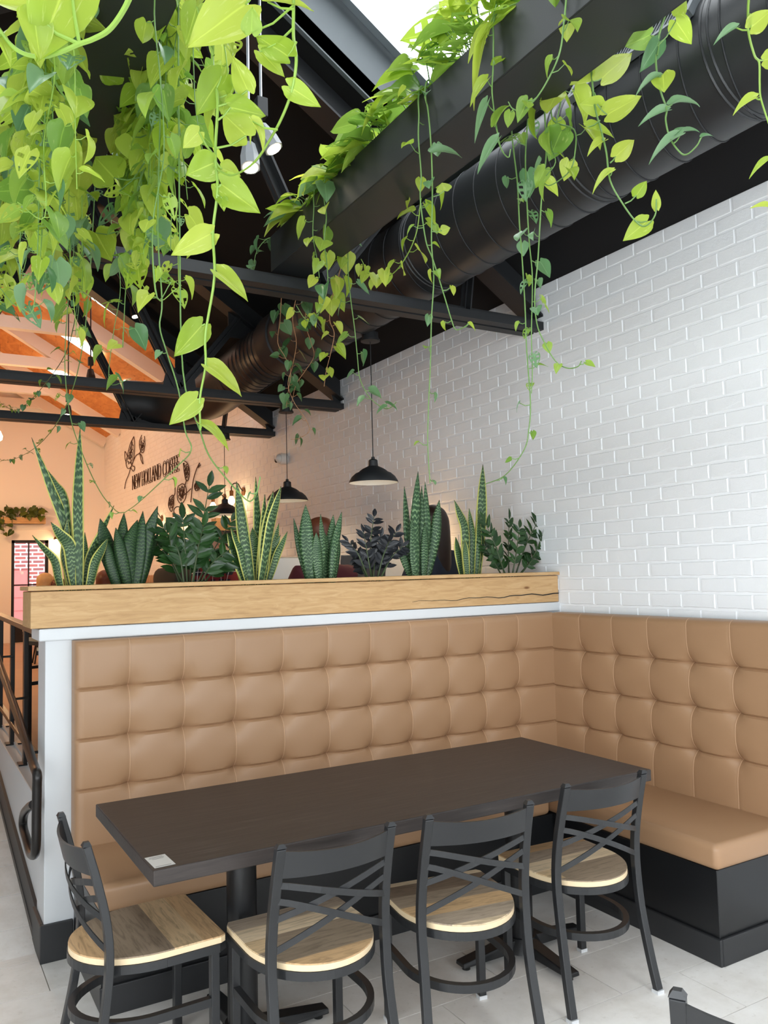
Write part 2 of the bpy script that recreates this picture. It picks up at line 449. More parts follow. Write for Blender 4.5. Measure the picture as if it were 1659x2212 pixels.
# floor with tiles -------------------------------------------------
fl = struct(MB().box(XL, XR, -3.0, 3.92, -0.12, -0.006).build('floor', 'grout'))
TL, TW, G = 0.61, 0.305, 0.004
tile_me = MB(); tile_me.box(0, TL-G, 0, TW-G, -0.010, 0.0)
tile_me = tile_me.mesh('tile'); tile_me.materials.append(M['stone_tile'])
def tile_rows(parent, x0, x1, y0, y1, place):
    r0 = math.floor((y0-3.545)/TW); r1 = math.ceil((y1-3.545)/TW)
    for r in range(r0, r1):
        ph = 0.515 + (0.0 if r % 2 == 0 else TL/2)
        ya = 3.545 + r*TW
        k0 = math.floor((x0-ph)/TL)
        for k in range(k0, math.ceil((x1-ph)/TL)):
            xa = ph + k*TL
            lo, hi = max(xa, x0), min(xa+TL-G, x1)
            yl, yh = max(ya, y0), min(ya+TW-G, y1)
            if hi-lo < 0.02 or yh-yl < 0.02: continue
            o = link('tile', tile_me, parent)
            place(o, lo, yl, (hi-lo)/(TL-G), (yh-yl)/(TW-G))
def flat(o, x, y, sx, sy): o.location = (x, y, 0); o.scale = (sx, sy, 1)
tile_rows(fl, XL, XR, -0.6, 3.92, flat)
# ramp up to the higher floor at the left
RA = 0.15; RY0 = 3.92; RY1 = RY0 + ZU/RA
rm = MB(); rm.hexa([(XL, RY0, -0.12), (0.535, RY0, -0.12), (0.535, RY1, -0.12), (XL, RY1, -0.12),
                    (XL, RY0, -0.006), (0.535, RY0, -0.006), (0.535, RY1, ZU-0.006), (XL, RY1, ZU-0.006)])
ramp = struct(rm.build('floor_ramp', 'grout'))
def onramp(o, x, y, sx, sy):
    o.location = (x, y, (y-RY0)*RA); o.rotation_euler = (math.atan(RA), 0, 0); o.scale = (sx, sy, 1)
tile_rows(ramp, XL, 0.5105, RY0, RY1, onramp)
up = MB(); up.box(0.60, XR, 3.98, YF, 0.0, ZU); up.box(XL, 0.60, RY1, YF, 0.0, ZU)
struct(up.build('floor_upper', 'platform_wood'))

# brick wall -----------------------------------------------------
wr = MB(); wr.box(XR, XR+0.22, -3.0, YG, -0.1, EAVE+0.05); wr.box(XR, XR+0.22, YG, YF+0.2, -0.1, 4.55)
wall_right = struct(wr.build('wall_right', 'painted_brick'))
BL, BH = 0.205, 0.080
def brick_mesh(seed, L=BL):
    r = random.Random(seed); g = 0.0050; d = 0.0048; b = 0.0045
    j = lambda a: r.uniform(-a, a)
    y0, y1, z0, z1 = g+j(.003), L-g+j(.003), g+j(.002), BH-g+j(.002)
    n = 4; vs = []; fs = []
    # front face as a wavy edged pillow: outer ring at the wall, inner ring proud
    ys = [y0+(y1-y0)*i/n for i in range(n+1)]
    ring = [(y, z0+j(.0022)) for y in ys] + [(y1+j(.002), (z0+z1)/2)] + [(y, z1+j(.0022)) for y in reversed(ys)] + [(y0+j(.002), (z0+z1)/2)]
    k = len(ring); cy, cz = (y0+y1)/2, (z0+z1)/2
    for y, z in ring: vs.append((0.001, y, z))
    for y, z in ring:
        vs.append((-d+j(.0007), y+(b if y < cy-.01 else -b if y > cy+.01 else 0), z+(b*0.8 if z < cz-.004 else -b*0.8 if z > cz+.004 else 0)))
    for i in range(k):
        a, c = i, (i+1) % k
        fs.append((a, c, k+c, k+a))
    fs.append(tuple(range(k, 2*k)))
    return vs, fs
BV = [brick_mesh(i) for i in range(10)]
bmes = []
for i, (v, f) in enumerate(BV):
    me = bpy.data.meshes.new('brick'); me.from_pydata(v, [], f); me.update()
    me.materials.append(M['painted_brick']); bmes.append(me)
cells = []
nrow = int((4.42-0.10)/BH)
for r in range(nrow):
    z = 0.094 + r*BH
    off = (0.0 if r % 2 else BL/2) + rnd.uniform(-.012, .012)
    ncol = int((YF-0.3)/BL)
    for c in range(ncol):
        y = 0.30 + off + c*BL
        if y < YG-0.1 and z+BH > EAVE+0.01: continue
        if z+BH > 4.44 or y+BL > YF: continue
        if y > 3.95 and z < ZU: continue
        cells.append((y, z, rnd.randrange(10)))
def pxsize(y, z):
    d = 0.504*XR + 0.861*y
    P = RC.T @ (np.array([XR, y+0.1, z+0.04])-EYE); u = PC[0]+FPX*P[0]/-P[2]; v = PC[1]-FPX*P[1]/-P[2]
    inside = -20 < u < 1700 and -20 < v < 2240
    hidden = (z < 1.30 and y < 3.6) or (z < 1.5 and y > 3.6)
    return (1.0 if inside and not hidden else 0.0)/d
cells.sort(key=lambda c: -pxsize(c[0], c[1]))
for (y, z, k) in cells[:300]:
    o = link('brick', bmes[k], wall_right); o.location = (XR, y, z)
sv, sf = [], []
for (y, z, k) in cells[300:]:
    v, f = BV[k]; b = len(sv); sv += [(XR+a, y+c, z+e) for a, c, e in v]; sf += [tuple(b+i for i in q) for q in f]
me = bpy.data.meshes.new('brick_courses'); me.from_pydata(sv, [], sf); me.update()
me.materials.append(M['painted_brick'])
o = link('brick_courses', me, wall_right); o['kind'] = 'stuff'

# other walls (mostly out of view) -----------------------------------
wl = MB()
wl.box(XL-0.2, XL, -3.0, YF+0.2, -0.1, 0.25); wl.box(XL-0.2, XL, -3.0, YG, 2.95, EAVE+0.05)
wl.box(XL-0.2, XL, 2.0, YF+0.2, 0.25, 2.95); wl.box(XL-0.2, XL, -3.0, -2.5, 0.25, 2.95); wl.box(XL-0.2, XL, YG, YF+0.2, 2.95, 4.55)
struct(wl.build('wall_left', 'white_paint'))
def glazing(name, axis, c, a0, a1, z0, z1, n):
    fr = MB(); w = 0.05
    for i in range(n+1):
        a = a0+(a1-a0)*i/n
        if axis == 'x': fr.box(c-0.03, c+0.03, a-w/2, a+w/2, z0, z1)
        else: fr.box(a-w/2, a+w/2, c-0.03, c+0.03, z0, z1)
    for z in (z0+w/2, z1-w/2):
        if axis == 'x': fr.box(c-0.03, c+0.03, a0, a1, z-w/2, z+w/2)
        else: fr.box(a0, a1, c-0.03, c+0.03, z-w/2, z+w/2)
    f = struct(fr.build(name, 'dark_frame'))
    for i in range(n):
        p0, p1 = a0+(a1-a0)*i/n+w/2, a0+(a1-a0)*(i+1)/n-w/2
        g = MB()
        if axis == 'x': g.box(c-0.003, c+0.003, p0, p1, z0+w, z1-w)
        else: g.box(p0, p1, c-0.003, c+0.003, z0+w, z1-w)
        g.build('pane', 'glass', f)
    return f
glazing('window_1', 'x', XL-0.1, -2.5, 2.0, 0.25, 2.95, 3)
wb = MB(); wb.box(XL-0.2, XR+0.2, -3.2, -3.0, 2.95, 3.4); wb.box(XL-0.2, XL+0.15, -3.2, -3.0, -0.1, 2.95); wb.box(XR-0.15, XR+0.2, -3.2, -3.0, -0.1, 2.95)
wb.add([(XL-.2, -3.2, 3.4), (XR+.2, -3.2, 3.4), (XM, -3.2, 4.95), (XL-.2, -3.0, 3.4), (XR+.2, -3.0, 3.4), (XM, -3.0, 4.95)],
       [(0, 1, 2), (5, 4, 3), (0, 3, 4, 1), (1, 4, 5, 2), (2, 5, 3, 0)])
struct(wb.build('wall_back', 'white_paint'))
glazing('window_2', 'y', -3.1, XL+0.15, XR-0.15, 0.0, 2.95, 4)

# black roof with skylight wells ----------------------------------------
SX0, SX1, SY0, SY1 = 1.55, 2.65, -1.0, 3.74  # near end stretched out of view to let in more top light
def slab(mb, x0, x1, y0, y1, th=0.10):
    z0, z1 = roofz(x0), roofz(x1)
    mb.hexa([(x0, y0, z0), (x1, y0, z1), (x1, y1, z1), (x0, y1, z0), (x0, y0, z0+th), (x1, y0, z1+th), (x1, y1, z1+th), (x0, y1, z0+th)])
mr = lambda x: 2*XM-x
ce = MB()
slab(ce, XM, SX0, -3.2, YG); slab(ce, SX1, XR+0.22, -3.2, YG); slab(ce, SX0, SX1, -3.2, SY0); slab(ce, SX0, SX1, SY1, YG)
slab(ce, mr(SX0), XM, -3.2, YG); slab(ce, XL-0.22, mr(SX1), -3.2, YG); slab(ce, mr(SX1), mr(SX0), -3.2, SY0); slab(ce, mr(SX1), mr(SX0), SY1, YG)
struct(ce.build('ceiling', 'roof_black'))
WH = 0.42
def well(x0, x1, nm):
    mb = MB(); t = 0.03
    za, zb = roofz(x0)-0.01, roofz(x1)-0.01
    for (ya, yb) in ((SY1, SY1+t), (SY0-t, SY0)):
        mb.hexa([(x0, ya, za), (x1, ya, zb), (x1, yb, zb), (x0, yb, za), (x0, ya, za+WH), (x1, ya, zb+WH), (x1, yb, zb+WH), (x0, yb, za+WH)])
    for (xa, xb) in ((x0-t, x0), (x1, x1+t)):
        z1, z2 = roofz(xa), roofz(xb)
        mb.hexa([(xa, SY0, z1), (xb, SY0, z2), (xb, SY1, z2), (xa, SY1, z1), (xa, SY0, z1+WH), (xb, SY0, z2+WH), (xb, SY1, z2+WH), (xa, SY1, z1+WH)])
    w = struct(mb.build(nm, 'well_grey'))
    fr = MB()
    for s in (0.0, 1.0):
        y = SY0+0.03 if s == 0 else SY1-0.03
        for dz, dd in ((0.0, 0.0), (0.05, 0.035)):
            fr.bar((x0, y-(dd if s else -dd), za+WH-dz), (x1, y-(dd if s else -dd), zb+WH-dz), 0.05, 0.03)
    for x in (x0+0.02, x1-0.02):
        fr.bar((x, SY0, roofz(x)+WH), (x, SY1, roofz(x)+WH), 0.05, 0.04)
    fr.build('skylight_frame', 'steel_rod', w)
    g = MB(); g.hexa([(x0, SY0, za+WH), (x1, SY0, zb+WH), (x1, SY1, zb+WH), (x0, SY1, za+WH), (x0, SY0, za+WH+.008), (x1, SY0, zb+WH+.008), (x1, SY1, zb+WH+.008), (x0, SY1, za+WH+.008)])
    g.build('pane', 'glass', w)
well(SX0, SX1, 'window_3'); well(mr(SX1), mr(SX0), 'window_4')

# warm room beyond: gable, pine ceiling, white rafters, far wall ------------
FE, FS = 4.41, 0.58
def froof(x): return FE + FS*(XR-x) if x >= XM else FE + FS*(x-XL)
gb = MB()
P0 = [(XL-.2, roofz(XL)+.1), (XM, roofz(XM)+.1), (XR+.2, roofz(XR)+.1)]; P1 = [(XL-.2, froof(XL)+.2), (XM, froof(XM)+.2), (XR+.2, froof(XR)+.2)]
for i in range(2):
    a, b, c, d = P0[i], P0[i+1], P1[i+1], P1[i]
    gb.hexa([(a[0], YG, a[1]), (b[0], YG, b[1]), (b[0], YG+.08, b[1]), (a[0], YG+.08, a[1]), (d[0], YG, d[1]), (c[0], YG, c[1]), (c[0], YG+.08, c[1]), (d[0], YG+.08, d[1])])
struct(gb.build('wall_gable', 'cream_paint'))
pc = MB()
for (x0, x1) in ((XM, XR+.2), (XL-.2, XM)):
    z0, z1 = froof(x0), froof(x1)
    pc.hexa([(x0, YG, z0), (x1, YG, z1), (x1, YF+.2, z1), (x0, YF+.2, z0), (x0, YG, z0+.1), (x1, YG, z1+.1), (x1, YF+.2, z1+.1), (x0, YF+.2, z0+.1)])
ceil2 = struct(pc.build('ceiling_pine', 'pine_ceiling'))
for k, y in enumerate((9.6, 11.6, 13.6, 15.6, 16.9)):
    t = thing('roof_rafter', ('nearest white rafter pair under the pine ceiling, just behind the last truss', 'second white rafter pair from the last truss under the pine ceiling', 'third white rafter pair from the last truss under the pine ceiling', 'second to last white rafter pair before the far wall', 'last white rafter pair, against the far warm wall')[k], 'rafter', (XM, y, FE), group='white rafters of the warm room')
    d = 0.105
    for s in (1, -1):
        mb = MB(); mb.bar((s*0.0, 0, froof(XM)-FE-d), (s*(XR-XM-.005), 0, froof(XR)-FE-d), 0.14, 0.19); mb.build('rafter_leg', 'rafter_white', t)
    mb = MB(); mb.box(-1.25, 1.25, -0.06, 0.06, 0.50, 0.66); mb.build('collar_tie', 'rafter_white', t)
for k_, (y, x0) in enumerate(((10.6, 2.0), (12.6, 1.9), (14.6, 1.9), (10.6, 0.2), (12.6, .2))):
    x1 = x0+0.6; k = -0.05
    mb = MB(); mb.hexa([(x0, y-.16, froof(x0)+k), (x1, y-.16, froof(x1)+k), (x1, y+.16, froof(x1)+k), (x0, y+.16, froof(x0)+k),
                        (x0, y-.16, froof(x0)-.01), (x1, y-.16, froof(x1)-.01), (x1, y+.16, froof(x1)-.01), (x0, y+.16, froof(x0)-.01)])
    tag(mb.build('ceiling_light_panel', 'led_panel'), ('nearest bright light panel on the right pine ceiling slope', 'middle bright light panel on the right pine ceiling slope', 'farthest bright light panel on the right pine ceiling slope', 'nearer bright light panel on the left pine ceiling slope', 'farther bright light panel on the left pine ceiling slope')[k_], 'ceiling light', 'light panels in the pine ceiling')
# far wall with the glazed door
D0, D1, DZ0, DZ1 = ony((25, 1168), YF).x, ony((105, 1168), YF).x, ZU, 2.36
wf = MB()
wf.box(XL-.2, D0, YF, YF+.2, 0, 5.9); wf.box(D1, XR+.2, YF, YF+.2, 0, 5.9); wf.box(D0, D1, YF, YF+.2, DZ1, 5.9); wf.box(D0, D1, YF, YF+.2, 0, DZ0)
wall_far = struct(wf.build('wall_far', 'cream_paint'))
tr = MB(); tr.box(D0-.32, D1+.12, YF-.02, YF, 2.55, 2.60); tr.box(D0-.34, D0-.30, YF-.02, YF, ZU, 2.6); tr.box(D1+.22, D1+.25, YF-.02, YF, ZU, 2.6)
struct(tr.build('trim_1', 'cream_paint'))
dr = MB(); w = 0.055
dr.box(D0, D0+w, YF+.04, YF+.10, DZ0, DZ1); dr.box(D1-w, D1, YF+.04, YF+.10, DZ0, DZ1); dr.box(D0, D1, YF+.04, YF+.10, DZ1-w, DZ1)
dr.box(D0, D1, YF+.04, YF+.10, DZ0, DZ0+0.32); xm = (D0+D1)/2-0.02
dr.box(xm-.012, xm+.012, YF+.05, YF+.09, DZ0+.3, DZ1); dr.box(D0, D1, YF+.05, YF+.09, 1.49, 1.515)
door = struct(dr.build('door_1', 'dark_frame'))
for (a, b) in ((D0+w, xm-.012), (xm+.012, D1-w)):
    for (c, d) in ((DZ0+.32, 1.49), (1.515, DZ1-w)):
        MB().box(a, b, YF+.068, YF+.072, c, d).build('pane', 'glass', door)
ob = MB().box(-2, 6, 21.0, 21.3, -0.5, 7).build('neighbour_building', 'outdoor_brick')
tag(ob, 'pale red brick building seen outside through the far door', 'building')
pk = MB(); pk.box(-1.0, ony((58, 1250), 20.9).x, 20.75, 20.98, -0.4, 1.82)
for k in range(7): pk.box(-1.0, ony((58, 1250), 20.9).x-.02, 20.735, 20.75, -0.3+k*.3, -0.04+k*.3)
tag(pk.build('pink_garage_door', 'pink_wall'), 'salmon pink boarded door in the brick building outside', 'garage door')
struct(MB().box(-4, 8, 17.2, 21.3, -.6, -.4).build('ground_outside', 'grout'))

# partition with bench, planter ---------------------------------------------
PX0 = 0.505; YP = 3.808
pw = MB(); pw.box(PX0+.02, XR, YP, 4.02, 0.0, 1.39)
partition = struct(pw.build('wall_partition', 'white_paint', bevel=0.004))
struct(MB().box(PX0-.008, XR, YP-.022, 4.03, 1.335, 1.388).build('trim_2', 'white_paint', bevel=0.006))
bb = MB(); bb.box(PX0+.004, 0.64, YP-.016, YP+.002, 0.0, 0.155); bb.box(PX0+.004, PX0+.02, YP+.002, 4.04, 0.0, 0.155)
struct(bb.build('baseboard_partition', 'baseboard_black', bevel=0.003))
# low curb beside the ramp
cu = MB(); cu.box(0.535, 0.66, 4.02, 8.0, 0.0, 0.595)
struct(cu.build('wall_curb', 'white_paint', bevel=0.004))
cb = MB(); cb.hexa([(0.52, 4.04, 0), (0.536, 4.04, 0), (0.536, RY1, ZU), (0.52, RY1, ZU), (0.52, 4.04, .15), (0.536, 4.04, .15), (0.536, RY1, ZU+.13), (0.52, RY1, ZU+.13)])
struct(cb.build('baseboard_curb', 'baseboard_black'))
struct(MB().box(0.59, 0.605, 4.02, 8.0, 0.56, 0.61).build('trim_3', 'white_paint'))

# ================================================================== FURNITURE
# oak planter trough on the partition --------------------------------------
PT = thing('planter_trough', 'long knotty oak planter box on top of the white partition', 'planter', (0.463, 3.785, 1.391))
PLEN = 3.43-0.463; PDEP = 0.27
MB().box(0, PLEN, 0, 0.022, 0, 0.157).build('front_board', 'oak_board', PT, bevel=0.003)
MB().box(0, PLEN, PDEP-.022, PDEP, 0, 0.157).build('back_board', 'oak_board', PT, bevel=0.003)
MB().box(0, 0.022, .022, PDEP-.022, 0, 0.157).build('end_board', 'oak_board', PT, bevel=0.003)
MB().box(PLEN-.022, PLEN, .022, PDEP-.022, 0, 0.157).build('end_board', 'oak_board', PT, bevel=0.003)
MB().box(-.012, PLEN+.004, -.014, 0.045, 0.1610, 0.180).build('cap_board', 'oak_board', PT, bevel=0.003)
MB().box(-.012, PLEN+.004, PDEP-.04, PDEP+.01, 0.1610, 0.180).build('cap_board', 'oak_board', PT, bevel=0.003)
MB().box(-.012, 0.05, .0455, PDEP-.0405, 0.1610, 0.180).build('cap_board', 'oak_board', PT, bevel=0.003)
MB().box(.022, PLEN-.022, .022, PDEP-.022, 0.02, 0.140).build('soil', 'soil', PT)
ck = MB(); pts = []
for i in range(26):
    t = i/25; pts.append(Vector((PLEN-1.05+1.05*t, -0.0015, 0.038+0.012*t+0.004*math.sin(t*19)+0.003*math.sin(t*41))))
for i in range(25):
    h0 = 0.0006+0.0028*(i/25); ck.bar(pts[i], pts[i+1], 0.003, 2*h0)
ck.build('crack', 'lens_black', PT)['label'] = 'dark split running along the oak grain'

# tufted banquette -----------------------------------------------------------
def tufted(length, z0, z1, cols, rows, round_ends):
    """height field of an upholstered panel: (u along, z up, h out of the wall)"""
    us = [0.0]; 
    def fill(edges, n):
        out = []
        for a, b in zip(edges[:-1], edges[1:]):
            k = max(6, int(n*(b-a)))
            for i in range(k):
                t = i/k; t = t - math.sin(2*math.pi*t)/(2*math.pi)*0.45
                out.append(a+(b-a)*t)
        return out+[edges[-1]]
    eu = [0.0]+cols+[length]; ez = [z0]+rows+[z1]
    U = fill(eu, 58); Z = fill(ez, 62)
    U = sorted(set([round(x, 5) for x in U]+[.006, .014, .024, .036, length-.006, length-.014, length-.024, length-.036]))
    Z = sorted(set([round(x, 5) for x in Z]+[z1-.005, z1-.012, z1-.022, z1-.034]))
    def cell(x, e):
        for a, b in zip(e[:-1], e[1:]):
            if a <= x <= b+1e-9: return a, b
    vs = []
    for z in Z:
        for u in U:
            a, b = cell(u, eu); c, d = cell(z, ez)
            # inner edges pinch, outer edges do not
            def s(x, a, b, e):
                la = (x-a)/(b-a)
                l = math.sin(math.pi/2*min(1, 2*la)) if a != e[0] else 1.0
                r = math.sin(math.pi/2*min(1, 2*(1-la))) if b != e[-1] else 1.0
                return max(0.0, min(l, r))
            su, sz = s(u, a, b, eu), s(z, c, d, ez)
            dn = min(math.hypot(u-p, z-q) for p in cols for q in rows)
            h = 0.074 + 0.007*su**0.4 + 0.010*sz**0.35 - 0.022*math.exp(-(dn/0.026)**2) - 0.013*math.exp(-(dn/0.062)**2)
            h -= 0.007*math.exp(-(min(abs(z-q) for q in rows)/.0045)**2)
            for dd, R in ((z1-z, .036),) + (((u, .036),) if round_ends[0] else ()) + (((length-u, .036),) if round_ends[1] else ()):
                if dd < R: h -= 0.9*R*(1-math.sqrt(max(0, 1-(1-dd/R)**2)))
            vs.append((u, z, h))
    return U, Z, vs
def panel_mesh(name, parent, U, Z, vs, place, thick):
    mb = MB(); nu = len(U)
    front = [place(u, z, h) for u, z, h in vs]; b = mb.add(front, [])
    for i in range(len(Z)-1):
        for j in range(nu-1): mb.f.append((i*nu+j, i*nu+j+1, (i+1)*nu+j+1, (i+1)*nu+j))
    # sides and top, back to the wall
    edge = [j for j in range(nu)] + [i*nu+nu-1 for i in range(1, len(Z))] + [(len(Z)-1)*nu+j for j in range(nu-2, -1, -1)] + [i*nu for i in range(len(Z)-2, 0, -1)]
    back = [place(vs[e][0], vs[e][1], 0.0) for e in edge]; k0 = len(mb.v); mb.add(back, [])
    k = len(edge)
    for i in range(k): mb.f.append((edge[i], k0+i, k0+(i+1) % k, edge[(i+1) % k]))
    return mb.build(name, 'tan_leather', parent, smooth=True)
def seam(parent, pts, w=0.0030):
    MB().tube(pts, w/2, 5).build('seam', 'stitch', parent, smooth=True)
def cushion(parent, x0, x1, y0, y1, z0, z1, name='seat_cushion'):
    o = MB().box(x0, x1, y0, y1, z0, z1).build(name, 'tan_leather', parent)
    b = o.modifiers.new('bevel', 'BEVEL'); b.width = 0.028; b.segments = 5
    o.data.polygons.foreach_set('use_smooth', [True]*len(o.data.polygons)); return o
ROWS = [0.700, 0.912, 1.125]; ZB0, ZB1 = 0.372, 1.332
# bench along the partition
B1 = thing('banquette_bench', 'long tan tufted leather bench along the white partition', 'bench', (0.632, YP-.004, 0))
L1 = 3.335-0.632
cols1 = [0.862-.632+i*0.2437 for i in range(10)]
U, Z, vs = tufted(L1, ZB0, ZB1, cols1, ROWS, (True, False))
panel_mesh('backrest', B1, U, Z, vs, lambda u, z, h: (u, -h, z), 0.1)
for c in cols1:
    pts = [Vector((v[0], -v[2]-.0006, v[1])) for v in vs if abs(v[0]-c) < 1e-4]; seam(B1, pts)
cushion(B1, 0.0, 2.178, -(YP-.004-3.215), -0.045, 0.365, 0.470)
MB().box(0.01, 2.20, -(YP-3.235), -0.01, 0.0, 0.364).build('base_panel', 'base_black', B1, bevel=0.003)
MB().box(0.004, 2.18, -(YP-3.222), -(YP-3.2345), 0.0, 0.105).build('baseboard', 'baseboard_black', B1, bevel=0.003)
# bench along the brick wall
B2 = thing('banquette_bench', 'short tan tufted leather bench end against the white brick wall', 'bench', (XR-.012, 2.25, 0))
L2 = 3.728-2.25
cols2 = sorted([(3.50-2.25)-i*0.2475 for i in range(6)]); cols2 = [c for c in cols2 if c > 0.02]
U, Z, vs = tufted(L2, ZB0, ZB1, cols2, [z-.008 for z in ROWS], (True, False))
panel_mesh('backrest', B2, U, Z, vs, lambda u, z, h: (-h-.028, u, z), 0.1)
for c in cols2:
    pts = [Vector((-v[2]-.0286, v[0], v[1])) for v in vs if abs(v[0]-c) < 1e-4]; seam(B2, pts)
MB().box(-.0285, -.006, 0.0, L2, 0.4, 1.325).build('back_board', 'base_black', B2)
cushion(B2, -(XR-.012-2.812), -0.075, -0.008, L2-.045, 0.370, 0.474)
MB().box(-(XR-.012-2.83), -.01, 0.012, 1.54, 0.0, 0.369).build('base_panel', 'base_black', B2, bevel=0.003)
mb = MB(); mb.box(-(XR-.012-2.815), -(XR-.012-2.8295), 0.0, 0.98, 0, 0.105); mb.box(-(XR-.012-2.8295), -.02, -0.002, 0.0115, 0, 0.105)
mb.build('baseboard', 'baseboard_black', B2, bevel=0.003)

# dining table -----------------------------------------------------------------
TB = thing('dining_table', 'long rectangular dark oak table in front of the tan bench', 'table', (1.655, 2.855, 0))
MB().box(-1.025, 1.025, -0.415, 0.415, 0.708, 0.755).build('table_top', 'dark_oak', TB, bevel=0.004)
for cx in (-0.627, 0.60):
    cy = -0.055
    MB().lathe([(0.0, .03), (0.052, .03), (0.052, .69), (0.0, .69)], 28, (cx, cy, 0)).build('column', 'table_metal', TB, smooth=True)
    MB().box(cx-.18, cx+.18, cy-.18, cy+.18, .690, .7075).build('mounting_plate', 'table_metal', TB, bevel=0.004)
    MB().lathe([(0.0, .075), (0.062, .07), (0.085, .03), (0.09, .018), (0, .018)], 24, (cx, cy, 0)).build('base_hub', 'table_metal', TB, smooth=True)
    for a in range(4):
        an = a*math.pi/2; d = Vector((math.cos(an), math.sin(an), 0)); p = Vector((cx, cy, 0))
        q = MB(); s = Vector((-d.y, d.x, 0))
        A, Bq = p+d*0.05, p+d*0.315
        q.hexa([A-s*.038+Vector((0, 0, .02)), Bq-s*.03+Vector((0, 0, .016)), Bq+s*.03+Vector((0, 0, .016)), A+s*.038+Vector((0, 0, .02)),
                A-s*.032+Vector((0, 0, .066)), Bq-s*.026+Vector((0, 0, .034)), Bq+s*.026+Vector((0, 0, .034)), A+s*.032+Vector((0, 0, .066))])
        q.build('base_foot', 'table_metal', TB, bevel=0.004)
        MB().lathe([(0, 0), (.017, 0), (.015, .018), (0, .018)], 14, tuple(Bq-d*.03)).build('glide', 'lens_black', TB)
SK = thing('table_sticker', 'small square white sticker at the table corner', 'sticker', (0.668, 2.512, 0.7553), math.radians(2))
MB().box(-.031, .031, -.052, .052, 0, .0006).build('sticker_sheet', 'sticker_white', SK)
for i, (a, b) in enumerate(((-.02, .02), (-.024, .022), (-.016, .018))):
    MB().box(a, b, .040-i*.009, .0425-i*.009, .0006, .0009).build('print_line', 'sticker_print', SK)
MB().box(-.026, .020, -.046, -.043, .0006, .0009).build('print_line', 'sticker_print', SK)

